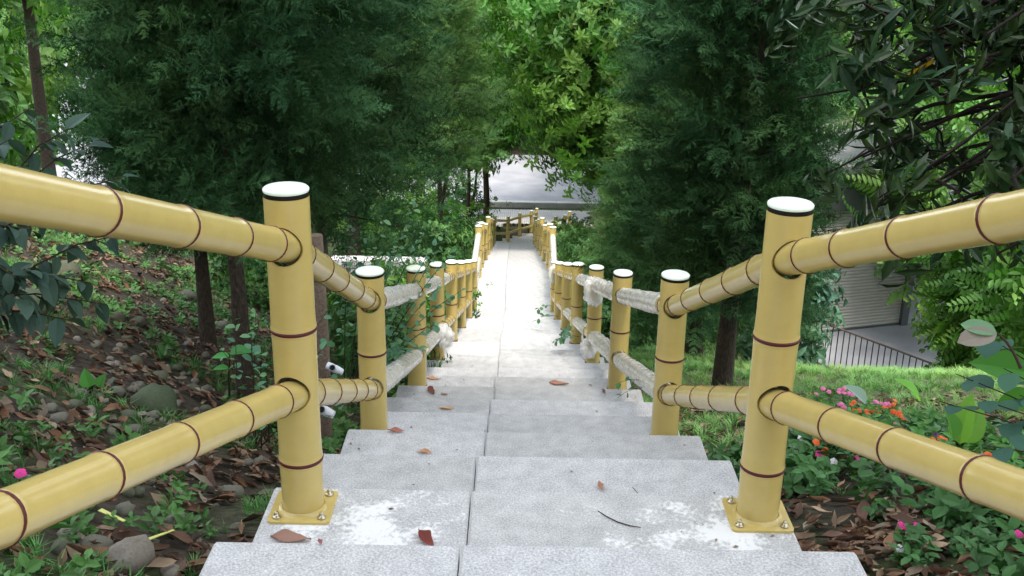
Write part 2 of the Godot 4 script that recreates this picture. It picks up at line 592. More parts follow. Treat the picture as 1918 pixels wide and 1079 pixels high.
# ---------- railings ----------
func culm_profile(H: float, nodes: Array, R: float) -> Array:
	var ys := [[0.0, R]]
	for h in nodes:
		ys.append([h - 0.05, R]); ys.append([h - 0.012, R * 1.02]); ys.append([h - 0.005, R * 1.045])
		ys.append([h - 0.002, R * 0.985]); ys.append([h + 0.002, R * 0.985])
		ys.append([h + 0.005, R * 1.05]); ys.append([h + 0.014, R * 1.02]); ys.append([h + 0.05, R])
	ys.append([H, R])
	ys.sort()
	var out := []
	for y in ys: out.append(Vector2(y[1], y[0]))
	return out

var cap_mesh: ArrayMesh
var collar_mesh: ArrayMesh
var ring_mesh: ArrayMesh
var bolt_mesh: ArrayMesh
var plate_mesh: ArrayMesh
const PR := 0.0492

func torus(R: float, r: float, sides := 28) -> ArrayMesh:
	var st := begin()
	var prof := []
	for i in 8:
		var a = TAU * i / 8
		prof.append(Vector2(R + cos(a) * r * 0.75, sin(a) * r))
	lathe(st, prof, sides, Vector3.ZERO, true)
	return done(st)

func rail_parts():
	var st := begin()
	lathe(st, [Vector2(PR * 0.99, 0.0), Vector2(PR * 1.01, 0.003), Vector2(PR * 1.005, 0.006), Vector2(PR * 0.93, 0.0095), Vector2(PR * 0.6, 0.0125), Vector2(0.0, 0.0135)], 32)
	cap_mesh = done(st)
	st = begin()
	lathe(st, [Vector2(PR * 0.95, -0.011), Vector2(PR * 0.955, 0.001)], 32)
	collar_mesh = done(st)
	ring_mesh = torus(PR * 1.0, 0.0055)
	st = begin()
	lathe(st, [Vector2(0.0105, 0.0), Vector2(0.0105, 0.0035), Vector2(0.0085, 0.0055), Vector2(0.0058, 0.006), Vector2(0.0055, 0.013), Vector2(0.0035, 0.016), Vector2(0.0, 0.0165)], 14)
	bolt_mesh = done(st)
	st = begin()
	# rounded square plate
	var pts := []
	var h := 0.073
	for c in 4:
		for i in 4:
			var a = PI / 2 * c + PI / 2 * i / 3.0
			var cc := Vector2([1, -1, -1, 1][c], [1, 1, -1, -1][c]) * (h - 0.012)
			pts.append(cc + Vector2(cos(a), sin(a)) * 0.012)
	st.set_smooth_group(-1)
	for i in pts.size():
		var p: Vector2 = pts[i]
		var q: Vector2 = pts[(i + 1) % pts.size()]
		var t := 0.006
		for tri in [[Vector3(0, t, 0), Vector3(p.x, t, p.y), Vector3(q.x, t, q.y)], [Vector3(p.x, t, p.y), Vector3(p.x, 0, p.y), Vector3(q.x, 0, q.y)], [Vector3(p.x, t, p.y), Vector3(q.x, 0, q.y), Vector3(q.x, t, q.y)]]:
			for v in tri: st.add_vertex(v)
	plate_mesh = done(st)

func hole_gap(v: Vector3, holes: Array) -> float:
	# how far a point of the tube wall lies outside every rail hole
	var f := 1.0
	for hd in holes:
		var d: Vector3 = hd[1]
		var w := v - Vector3(0, hd[0], 0)
		var t := w.dot(d)
		if t > 0.0: f = minf(f, (w - d * t).length() - 0.0415)
	return f

func cut_culm(prof: Array, H: float, holes: Array, bore := false) -> ArrayMesh:
	# the post's wall as a fine grid, clipped at the rims of the rail holes, with the tube's own normals
	var ys := []
	for i in prof.size() - 1:
		var n := maxi(1, int((prof[i + 1].y - prof[i].y) / 0.006))
		for k in n: ys.append(prof[i].lerp(prof[i + 1], float(k) / n))
	ys.append(prof[prof.size() - 1])
	var sides := 72
	var st := begin()
	for i in ys.size() - 1:
		var p: Vector2 = ys[i]
		var q: Vector2 = ys[i + 1]
		var near := false
		for hd in holes:
			if absf(hd[0] - p.y) < 0.09: near = true
		for k in sides:
			var a := TAU * k / sides
			var b := TAU * (k + 1) / sides
			var v0 := Vector3(cos(a) * p.x, p.y, sin(a) * p.x)
			var v1 := Vector3(cos(a) * q.x, q.y, sin(a) * q.x)
			var v2 := Vector3(cos(b) * q.x, q.y, sin(b) * q.x)
			var v3 := Vector3(cos(b) * p.x, p.y, sin(b) * p.x)
			var slope := (p.x - q.x) / maxf(q.y - p.y, 0.0005)
			for tri in [[v0, v1, v2], [v0, v2, v3]]:
				var poly := []
				var rim := []
				if not near: poly = tri
				else:
					for e in 3:
						var s: Vector3 = tri[e]
						var t: Vector3 = tri[(e + 1) % 3]
						var fs := hole_gap(s, holes)
						var ft := hole_gap(t, holes)
						if fs >= 0.0: poly.append(s)
						if (fs >= 0.0) != (ft >= 0.0):
							poly.append(s.lerp(t, fs / (fs - ft)))
							rim.append(poly[poly.size() - 1])
				if rim.size() == 2 and not bore:
					# the cut edge of the tube wall
					var k2 := Vector3((PR - 0.005) / PR, 1, (PR - 0.005) / PR)
					var c0: Vector3 = rim[0]
					var c1: Vector3 = rim[1]
					var nn := (c1 - c0).cross(c0 * k2 - c0).normalized()
					for v in [c0, c0 * k2, c1 * k2, c0, c1 * k2, c1]:
						st.set_normal(nn)
						st.add_vertex(v)
				for e in range(1, poly.size() - 1):
					for v in ([poly[0], poly[e], poly[e + 1]] if bore else [poly[0], poly[e + 1], poly[e]]):
						st.set_normal(Vector3(-v.x, 0, -v.z).normalized() if bore else Vector3(v.x, clampf(slope, -0.6, 0.6) * PR, v.z).normalized())
						st.add_vertex(v)
	return st.commit()

func post(parent: Node3D, at: Vector3, H: float, nodes: Array, holes: Array, level: int):
	# level 2: real holes, plate and bolts; 1: plate; 0: plain
	var p := Node3D.new(); p.name = "post"
	parent.add_child(p, true)
	p.position = at - parent.position
	var prof := culm_profile(H, nodes, PR)
	if level >= 2 and holes.size() > 0:
		put("culm", cut_culm(prof, H, holes), M.yellow, p)
		var inner := []
		for e in prof: inner.append(Vector2(PR - 0.005, e.y))
		put("tube_bore", cut_culm(inner, H, holes, true), M.bare_steel, p)
	else:
		var st := begin()
		lathe(st, prof, 24)
		put("culm", done(st), M.yellow, p)
	for h in nodes: put("node_ring", ring_mesh, M.brown_ring, p, Transform3D(Basis(), Vector3(0, h, 0)))
	put("cap", cap_mesh, M.cap, p, Transform3D(Basis(), Vector3(0, H + 0.010, 0)))
	put("collar", collar_mesh, M.collar, p, Transform3D(Basis(), Vector3(0, H + 0.010, 0)))
	if level >= 1:
		put("base_plate", plate_mesh, M.yellow, p)
		var st := begin()
		lathe(st, [Vector2(PR + 0.009, 0.006), Vector2(PR + 0.004, 0.0085), Vector2(PR + 0.001, 0.014)], 32)
		put("weld_bead", done(st), M.yellow, p)
	if level >= 2:
		for q in [[1, 1], [1, -1], [-1, 1], [-1, -1]]:
			put("bolt", bolt_mesh, M.bolt, p, Transform3D(Basis(Vector3.UP, q[0] * 1.3), Vector3(q[0] * 0.053, 0.006, q[1] * 0.053)))
	return p

const RR := 0.0355
func rail(parent: Node3D, a: Vector3, b: Vector3, rings: Array, sides := 20):
	# a and b in world metres; rings: distances from a
	var L := a.distance_to(b)
	var xf := Transform3D(frame_of(b - a), a - parent.position)
	var ys := [[0.0, RR]]
	for h in rings:
		for e in [[-0.035, 1.0], [-0.010, 1.02], [-0.004, 1.045], [-0.0015, 0.985], [0.0015, 0.985], [0.004, 1.05], [0.012, 1.02], [0.035, 1.0]]:
			ys.append([h + e[0], RR * e[1]])
	ys.append([L, RR])
	ys.sort()
	var prof := []
	for y in ys: prof.append(Vector2(y[1], clampf(y[0], 0.0, L)))
	var st := begin()
	lathe(st, prof, sides)
	var o = put("rail", done(st), M.yellow, parent, xf)
	if not G.has("rail_ring"): G.rail_ring = torus(RR * 1.0, 0.0042, 24)
	for h in rings: put("node_ring", G.rail_ring, M.brown_ring, o, Transform3D(Basis(), Vector3(0, h, 0)))
	return o

func wrap_tube(a: Vector3, b: Vector3, t0: float, t1: float, sd: int, label: String, loose := 0.0):
	# creased plastic film wound round a rail
	var nz := FastNoiseLite.new(); nz.seed = sd; nz.frequency = 1.0; nz.fractal_octaves = 3
	var L := a.distance_to(b)
	var n := int(L * (t1 - t0) / 0.014) + 2
	var bs := frame_of(b - a)
	var st := begin()
	st.set_smooth_group(0)
	var rings := []
	for i in n:
		var t := lerpf(t0, t1, float(i) / (n - 1))
		var y := t * L
		var row := []
		for k in 22:
			var ang := TAU * k / 22
			var c := Vector3(cos(ang), 0, sin(ang))
			var v := nz.get_noise_3d(c.x * 1.6, y * 30.0 + ang * 0.9, c.z * 1.6)
			var rid := 1.0 - absf(v) * 2.4
			var saw := fposmod(y / 0.05 + ang / TAU, 1.0)
			var rr := RR + 0.003 + 0.0045 * pow(maxf(rid, 0.0), 3.0) + 0.003 * saw * saw + loose * 0.02 * (nz.get_noise_2d(y * 5.0, ang) + 0.4)
			if i == 0 or i == n - 1: rr = RR + 0.002
			row.append(c * rr + Vector3(0, y, 0))
		rings.append(row)
	for i in n - 1:
		for k in 22:
			var k2 := (k + 1) % 22
			quad(st, rings[i][k2], rings[i + 1][k2], rings[i + 1][k], rings[i][k])
	var o = put("plastic_wrap", done(st), M.film, self, Transform3D(bs, a))
	tag(o, label, "plastic wrap", "plastic film wound round the rails")

func crumple(at: Vector3, size: Vector3, sd: int, label: String, turn := 0.0):
	var sp := SphereMesh.new()
	sp.radius = 0.5; sp.height = 1.0; sp.radial_segments = 26; sp.rings = 14
	var arr = sp.get_mesh_arrays()
	var nz := FastNoiseLite.new(); nz.seed = sd; nz.frequency = 1.7; nz.fractal_octaves = 3
	var st := begin(); st.set_smooth_group(0)
	var v: PackedVector3Array = arr[Mesh.ARRAY_VERTEX]
	for i in arr[Mesh.ARRAY_INDEX]:
		var p = v[i].snappedf(0.0001)
		if absf(p.x) + absf(p.z) < 0.001: p = Vector3(0, p.y, 0)
		var k = 0.8 + 0.9 * (1.0 - absf(nz.get_noise_3dv(p * 2.0)) * 3.0) * 0.35 + 0.5 * nz.get_noise_3dv(p * 0.8 + Vector3(7, 3, 1))
		st.add_vertex(p * k * size)
	var o = put("plastic_wrap", done(st), M.film, self, Transform3D(Basis(Vector3.UP, turn), at))
	tag(o, label, "plastic wrap", "crumpled bunches of plastic film on the railings")

var post_list := {"L": [], "R": []}

func build_railings():
	rail_parts()
	var rows := {
		"L": [[1, 0.087, -0.489, 0.771], [4, 0.40, -0.497, 0.727], [7, 0.40, -0.49, 0.762], [10, 0.38, -0.504, 0.80], [13, 0.38, -0.503, 0.81], [16, 0.38, -0.505, 0.80], [19, 0.38, -0.505, 0.80], [22, 0.40, -0.505, 0.81]],
		"R": [[1, 0.087, 0.596, 0.757], [4, 0.40, 0.569, 0.733], [7, 0.40, 0.562, 0.758], [10, 0.38, 0.562, 0.80], [13, 0.38, 0.545, 0.81], [16, 0.38, 0.545, 0.80], [19, 0.38, 0.54, 0.80], [22, 0.40, 0.552, 0.81]]}
	for side in ["L", "R"]:
		var pts := []  # {p, H, hu, hl, lv}
		var zx = -0.72 if side == "L" else 0.85
		pts.append({"p": W(zx, tread_D(-2) + 0.05, 0.62), "H": 0.86, "hu": 0.0, "hl": 0.0, "lv": 0})
		var zt = tread_D(-2) + 0.05
		pts[0].hu = zt - (0.092 if side == "L" else 0.047)
		pts[0].hl = zt - (0.572 if side == "L" else 0.548)
		for a in rows[side]:
			var k: int = a[0]
			var D = tread_D(k) if k < 22 else D_LAND
			var H: float = a[3]
			var hu := H - 0.108
			var hl := H * 0.395
			if k == 1: hu = 0.654 if side == "L" else 0.645; hl = 0.302
			if k == 4: hu = 0.628; hl = 0.287
			pts.append({"p": W(a[2], D, tread_s(k) - a[1]), "H": H, "hu": hu, "hl": hl, "lv": 2 if k <= 7 else 1})
		var far := [[14.9, 0], [16.2, 2], [18.4, 6], [20.6, 9], [22.8, 13], [25.0, 17], [27.1, 20]]
		for i in far.size():
			var D = D_LAND + 0.165 * (far[i][1])
			pts.append({"p": W(-0.5 if side == "L" else 0.58, D, far[i][0]), "H": 0.77, "hu": 0.66, "hl": 0.30, "lv": 0})
		var tail = [[-0.14, 28.4], [0.19, 29.8], [0.54, 30.7], [0.72, 31.7]] if side == "L" else [[0.87, 27.8], [1.18, 28.7], [1.47, 29.3], [1.68, 30.7]]
		for q in tail:
			pts.append({"p": W(q[0], 8.80 + 0.2 * (q[1] - 28.2) if q[1] > 28.2 else 8.80, q[1]), "H": 0.77, "hu": 0.66, "hl": 0.30, "lv": 0})
		post_list[side] = pts
		var root = thing("bamboo_railing", pts[1].p, "yellow bamboo patterned railing along the %s edge of the stairway" % ("stony bank" if side == "L" else "flower bed"), "railing")
		for i in pts.size():
			var o = pts[i]
			var holes := []
			for nb in [i - 1, i + 1]:
				if nb < 0 or nb >= pts.size(): continue
				for key in ["hu", "hl"]:
					var dir: Vector3 = (pts[nb].p + Vector3(0, pts[nb][key], 0)) - (o.p + Vector3(0, o[key], 0))
					holes.append([o[key] + (-0.0045 if key == "hu" else 0.004), dir.normalized()])
			var nodes := [0.137, 0.464] if i <= 1 else [0.12, 0.437]
			if i > 2: nodes = [0.13, 0.46]
			if i > 8 : nodes = [0.12, 0.42]
			post(root, o.p, o.H, nodes, holes, o.lv)
		var r := RandomNumberGenerator.new(); r.seed = 17 if side == "L" else 19
		var near_rings = {"Lhu": [0.115, 0.305, 0.545, 0.81], "Lhl": [0.13, 0.36, 0.61, 0.87], "Rhu": [0.12, 0.30, 0.52, 0.79], "Rhl": [0.10, 0.34, 0.58, 0.84]}
		for i in pts.size() - 1:
			for key in ["hu", "hl"]:
				var a: Vector3 = pts[i].p + Vector3(0, pts[i][key], 0)
				var b: Vector3 = pts[i + 1].p + Vector3(0, pts[i + 1][key], 0)
				var L := a.distance_to(b)
				var rings := []
				if i == 0:
					for q in near_rings[side + key]: rings.append(L - q)
					rings.append(L - 1.12); rings.append(L - 1.38)
				else:
					var y := r.randf_range(0.10, 0.2)
					while y < L - 0.08:
						rings.append(y); y += r.randf_range(0.25, 0.33)
				rail(root, a, b, rings, 28 if i == 0 else 16)
	# plastic left on the rails
	var spec := [
		["L", 2, "hu", 0.10, 0.93, "creased clear film round the upper rail beside the leafy wild rose"],
		["L", 2, "hl", 0.04, 0.95, "creased clear film round the lower rail beside the leafy wild rose"],
		["L", 3, "hu", 0.06, 0.95, "film wrapped upper rail just past the wild rose shrub"],
		["L", 3, "hl", 0.25, 0.96, "film wrapped lower rail just past the wild rose shrub"],
		["L", 4, "hu", 0.02, 0.5, "short film wrap on the upper rail further down the bank side"],
		["L", 8, "hu", 0.05, 0.95, "film wrapped upper rail at the stair landing on the bank side"],
		["L", 8, "hl", 0.05, 0.95, "film wrapped lower rail at the stair landing on the bank side"],
		["R", 2, "hu", 0.12, 0.94, "tightly wound film on the upper rail beside the twin stemmed conifer"],
		["R", 2, "hl", 0.06, 0.92, "tightly wound film on the lower rail beside the twin stemmed conifer"],
		["R", 3, "hu", 0.05, 0.95, "loose film on the upper rail ending in a crumpled bunch"],
		["R", 3, "hl", 0.05, 0.95, "loose film on the lower rail ending in a crumpled bunch"],
		["R", 4, "hu", 0.05, 0.8, "film on the upper rail after the crumpled bunch"],
		["R", 4, "hl", 0.3, 0.95, "film on the lower rail after the crumpled bunch"],
		["R", 5, "hl", 0.3, 0.9, "short film wrap on the lower rail further down the flower bed side"],
		["R", 8, "hu", 0.05, 0.95, "film wrapped upper rail at the stair landing on the flower bed side"],
		["R", 8, "hl", 0.05, 0.95, "film wrapped lower rail at the stair landing on the flower bed side"]]
	var sd := 100
	for e in spec:
		var pts = post_list[e[0]]
		sd += 1
		wrap_tube(pts[e[1]].p + Vector3(0, pts[e[1]][e[2]], 0), pts[e[1] + 1].p + Vector3(0, pts[e[1] + 1][e[2]], 0), e[3], e[4], sd, e[5], 0.5 if e[0] == "R" and e[1] == 3 else 0.0)
	var pr = post_list["R"]
	var pl = post_list["L"]
	crumple(pr[4].p + Vector3(-0.01, pr[4].hu - 0.015, 0.09), Vector3(0.15, 0.20, 0.12), 7, "large crumpled bunch of clear film hanging from the upper rail")
	crumple(pr[4].p + Vector3(-0.04, pr[4].hl - 0.06, 0.08), Vector3(0.10, 0.15, 0.10), 9, "small crumpled bunch of clear film hanging under the lower rail")
	crumple(pr[8].p + Vector3(-0.03, pr[8].hu - 0.03, 0.07), Vector3(0.10, 0.26, 0.09), 11, "tall bunch of white film on the railing at the landing")
	crumple(pl[4].p + Vector3(0.05, pl[4].hl + 0.02, 0.09), Vector3(0.13, 0.17, 0.12), 13, "crumpled film bunched on the lower rail of the bank side railing")
	crumple(pl[8].p + Vector3(0.02, pl[8].hu - 0.06, -0.1), Vector3(0.09, 0.2, 0.09), 15, "film bunched under the upper rail at the landing on the bank side")

# ---------- plants ----------
func spray_mesh(sd: int) -> ArrayMesh:
	# a feathery scale-leaf spray, 1 m long along +Y, lying near the XY plane
	var r := RandomNumberGenerator.new(); r.seed = sd
	var st := begin(); st.set_smooth_group(-1)
	var n := 10
	for i in n:
		var t := (i + r.randf_range(0.0, 0.9)) / n
		var o := Vector3(0, t, -0.22 * t * t)
		for sg in [-1.0, 1.0]:
			var ang := lerpf(0.95, 0.5, t) * r.randf_range(0.8, 1.2)
			var L := 0.46 * pow(1.0 - t, 0.7) * (0.55 + 0.45 * minf(t * 4.0, 1.0)) * r.randf_range(0.45, 1.25) + 0.05
			var d := Vector3(sin(ang) * sg, cos(ang), r.randf_range(-0.75, 0.5)).normalized()
			var side := Vector3(d.y, -d.x, 0).normalized()
			st.add_vertex(o - side * 0.010); st.add_vertex(o + d * L); st.add_vertex(o + side * 0.010)
			var m := 2 + int(L * 11.0)
			for j in m:
				var q = o + d * L * (j + 0.6) / m
				for sg2 in [-1.0, 1.0]:
					var l2 := 0.10 * (1.0 - 0.5 * j / m) * r.randf_range(0.7, 1.2)
					var d2: Vector3 = (d + side * sg2 * 0.75 + Vector3(r.randf_range(-0.3, 0.3), 0, r.randf_range(-0.6, 0.6))).normalized()
					var s2 := d2.cross(Vector3(r.randf_range(-0.5, 0.5), 0, 1)).normalized() * 0.0095
					st.add_vertex(q - s2); st.add_vertex(q + d2 * l2); st.add_vertex(q + s2)
		st.add_vertex(o + Vector3(-0.012, 0, 0)); st.add_vertex(o + Vector3(0, 1.4 / n, -0.03)); st.add_vertex(o + Vector3(0.012, 0, 0))
	return done(st)

func cluster_mesh(sd: int, n: int, length: float, width: float, shape: int, hang: float, spread: float) -> ArrayMesh:
	# a twig of 1 m along +Y with n leaves; length and width in twig units
	var r := RandomNumberGenerator.new(); r.seed = sd
	var st := begin()
	tube(st, [Vector3.ZERO, Vector3(0, 0.5, 0), Vector3(0, 0.95, 0)], [0.012, 0.01, 0.005], 3, false)
	for i in n:
		var t := 0.15 + 0.85 * (i + r.randf() * 0.6) / n
		var az := i * 2.4 + r.randf() * 0.8
		var out := Vector3(cos(az), 0, sin(az))
		var d := (out * spread + Vector3(0, 0.6, 0) + Vector3(0, -hang, 0)).normalized()
		var up := Vector3(0, 1, 0) + out * 0.2
		var x := d.cross(up).normalized()
		var b := Basis(x, d, x.cross(d).normalized()) * Basis(Vector3.UP, r.randf_range(-0.6, 0.6))
		leaf(st, Transform3D(b, Vector3(0, t, 0)), length * r.randf_range(0.75, 1.2), width * r.randf_range(0.8, 1.15), r.randf_range(0.1, 0.7), 0.3, shape, 3)
	return done(st)

func frond_mesh(sd: int, pairs: int, ll: float, lw: float) -> ArrayMesh:
	var r := RandomNumberGenerator.new(); r.seed = sd
	var st := begin()
	for i in pairs:
		var t := (i + 1.0) / pairs
		var o := Vector3(0, t, -0.5 * t * t)
		for sg in [-1.0, 1.0]:
			var d := Vector3(sg * 0.9, 0.45, -0.35 + r.randf_range(-0.15, 0.15)).normalized()
			var x := d.cross(Vector3(0, 0, 1)).normalized()
			leaf(st, Transform3D(Basis(x, d, x.cross(d).normalized()), o), ll * (1.15 - 0.5 * t) * r.randf_range(0.85, 1.1), lw, 0.5, 0.2, 1, 3)
	return done(st)

func any_basis(dir: Vector3, r: RandomNumberGenerator, roll := PI) -> Basis:
	return frame_of(dir) * Basis(Vector3.UP, r.randf_range(-roll, roll))

func tints(r: RandomNumberGenerator, spread := 0.3, warm := 0.12) -> Array:
	var out := []
	for i in 61:
		var k := 1.0 + r.randf_range(-spread, spread)
		var w := r.randf_range(-warm, warm)
		out.append(Color(k * (1.0 + w * 2.0), k, k * (1.0 - w)))
	return out

func trunk_at(pts: Array, f: float) -> Vector3:
	var t := clampf(f, 0.0, 1.0) * 6.0
	var i := mini(int(t), 5)
	return pts[i].lerp(pts[i + 1], t - i)

# o: base, height, rad, lo, trunk, clumps, per, size, mesh, mat, seed; optional rise, droop, shape, lean, top, limb_r, fork
func tree(called: String, label: String, group: String, o: Dictionary) -> Node3D:
	var r := RandomNumberGenerator.new(); r.seed = o.seed
	var root = thing(called, o.base, label, "tree" if o.get("cat", "") == "" else o.cat, group)
	var H: float = o.height
	var lean: Vector3 = o.get("lean", Vector3.ZERO)
	var pts := []
	var rad := []
	for i in 7:
		var t := i / 6.0
		pts.append(Vector3(r.randf_range(-1, 1) * 0.02 * H * t, H * t * 0.94 - 0.15 * (1.0 - t), r.randf_range(-1, 1) * 0.02 * H * t) + lean * t * t)
		rad.append(o.trunk * (1.0 - 0.8 * t) + 0.004)
	rad[0] *= 1.35
	var st := begin()
	tube(st, pts, rad, 9)
	if o.has("fork"):
		var f0: Vector3 = pts[1].lerp(pts[2], 0.4)
		tube(st, [f0, f0 + Vector3(0.06, 0.25, 0.02), f0 + Vector3(0.16, 0.8, 0.04), f0 + Vector3(0.26, 1.8, 0.0), f0 + Vector3(0.3, 2.6, 0)], [o.trunk * 0.7, o.trunk * 0.62, o.trunk * 0.5, o.trunk * 0.3, o.trunk * 0.12], 8)
	put("trunk", done(st), M.bark, root)
	var ls := begin()
	var xfs := []
	var cols := []
	var lo: float = o.lo
	var rise: float = o.get("rise", 0.3)
	for c in o.clumps:
		var f: float = (c + r.randf()) / float(o.clumps)
		var h := lerpf(lo, H, f)
		var prof: float
		if o.get("shape", 0) == 0: prof = pow(1.0 - f, 0.55) * (0.75 + 0.25 * smoothstep(0.0, 0.12, f)) + 0.06
		else: prof = sqrt(maxf(1.0 - pow(2.0 * f - 1.0, 2.0), 0.0)) * 0.9 + 0.15
		var az: float = c * 2.39996 + r.randf_range(-0.5, 0.5)
		var out := Vector3(cos(az), 0, sin(az))
		var L: float = o.rad * prof * r.randf_range(0.62, 1.12)
		var a: Vector3 = trunk_at(pts, (h - L * rise * 0.6) / (H * 0.94))
		var b: Vector3 = a + out * L + Vector3(0, L * rise * r.randf_range(0.4, 1.5), 0)
		var mid := (a + b) / 2 + Vector3(0, L * 0.1, 0) + out.rotated(Vector3.UP, PI / 2) * r.randf_range(-0.1, 0.1) * L
		var lr: float = o.trunk * 0.22 * (0.4 + prof)
		tube(ls, [a, mid, b], [lr, lr * 0.6, lr * 0.2], 5, false)
		var dirl := (b - a).normalized()
		var ck := r.randf_range(0.65, 1.4)
		var cw := r.randf_range(-0.12, 0.16)
		for i in o.per:
			var t := 0.22 + 0.85 * sqrt(r.randf())
			var p := a.lerp(mid, t * 2.0) if t < 0.5 else mid.lerp(b, t * 2.0 - 1.0)
			var jit: Vector3 = Vector3(r.randfn(), r.randfn() * 0.8, r.randfn()) * o.rad * 0.10 * (0.6 + t)
			p += jit
			var dir: Vector3 = (dirl * 0.7 + jit.normalized() * 0.7 + Vector3(0, o.get("up", 0.1), 0) + Vector3(r.randfn(), r.randfn(), r.randfn()) * 0.25).normalized()
			var sc: float = o.size * r.randf_range(0.65, 1.3)
			xfs.append(Transform3D(any_basis(dir, r, o.get("roll", PI)) * Basis.from_scale(Vector3.ONE * sc), p))
			var tk := ck * r.randf_range(0.75, 1.25)
			cols.append(Color(tk * (1.0 + cw), tk, tk * (1.0 - cw)))
	put("limbs", done(ls), M.bark, root)
	tag(many("crown", o.mesh, o.mat, xfs, cols, root), "", "", "", "stuff")
	return root

# shrub with every leaf its own piece; stems: arrays of points; leaves hang along the outer part of each stem
func leafy_shrub(called: String, label: String, category: String, group: String, base: Vector3, stems: Array, o: Dictionary) -> Node3D:
	var r := RandomNumberGenerator.new(); r.seed = o.seed
	var root = thing(called, base, label, category, group)
	var st := begin()
	var lr: float = o.get("stem_r", 0.004)
	var n := 0
	for s in stems:
		var loc := []
		var rad := []
		for i in s.size():
			loc.append(s[i] - base)
			rad.append(lr * (1.0 - 0.75 * i / (s.size() - 1)))
		tube(st, loc, rad, 5)
	put("stems", done(st), o.get("stem_mat", M.twig), root)
	for s in stems:
		var cnt: int = o.per
		for i in cnt:
			var t: float = lerpf(o.get("from", 0.3), 1.0, (i + r.randf() * 0.7) / cnt)
			var f: float = t * (s.size() - 1)
			var k: int = mini(int(f), s.size() - 2)
			var p: Vector3 = s[k].lerp(s[k + 1], f - k)
			var along: Vector3 = (s[k + 1] - s[k]).normalized()
			var side := along.cross(Vector3.UP)
			if side.length() < 0.05: side = Vector3.RIGHT
			side = side.normalized() * (1.0 if i % 2 == 0 else -1.0)
			var dir: Vector3 = (side * o.get("side", 0.9) + along * 0.5 + Vector3(0, -o.get("droop", 0.3), 0) + Vector3(r.randfn(), r.randfn(), r.randfn()) * o.get("mess", 0.25)).normalized()
			var x := dir.cross(Vector3.UP + along * 0.3 + Vector3(r.randfn(), 0, r.randfn()) * o.get("mess", 0.25)).normalized()
			var b := Basis(x, dir, x.cross(dir).normalized())
			var sc: float = r.randf_range(0.7, 1.15) * o.get("size", 1.0)
			var mats: Array = o.mats
			var ms: Array = o.meshes
			put("leaf", ms[r.randi() % ms.size()], mats[r.randi() % mats.size()], root, Transform3D(b * Basis.from_scale(Vector3.ONE * sc), p - base))
			n += 1
	return root

func arc(a: Vector3, b: Vector3, sag: float, n := 5) -> Array:
	var out := []
	for i in n + 1:
		var t := float(i) / n
		out.append(a.lerp(b, t) + Vector3(0, sag * 4.0 * t * (1.0 - t), 0))
	return out

func solid(c: Color, rough := 0.45, back := 0.3) -> StandardMaterial3D:
	var m = leafy(c, rough, back)
	m.vertex_color_use_as_albedo = false
	m.metallic_specular = 0.22
	return m

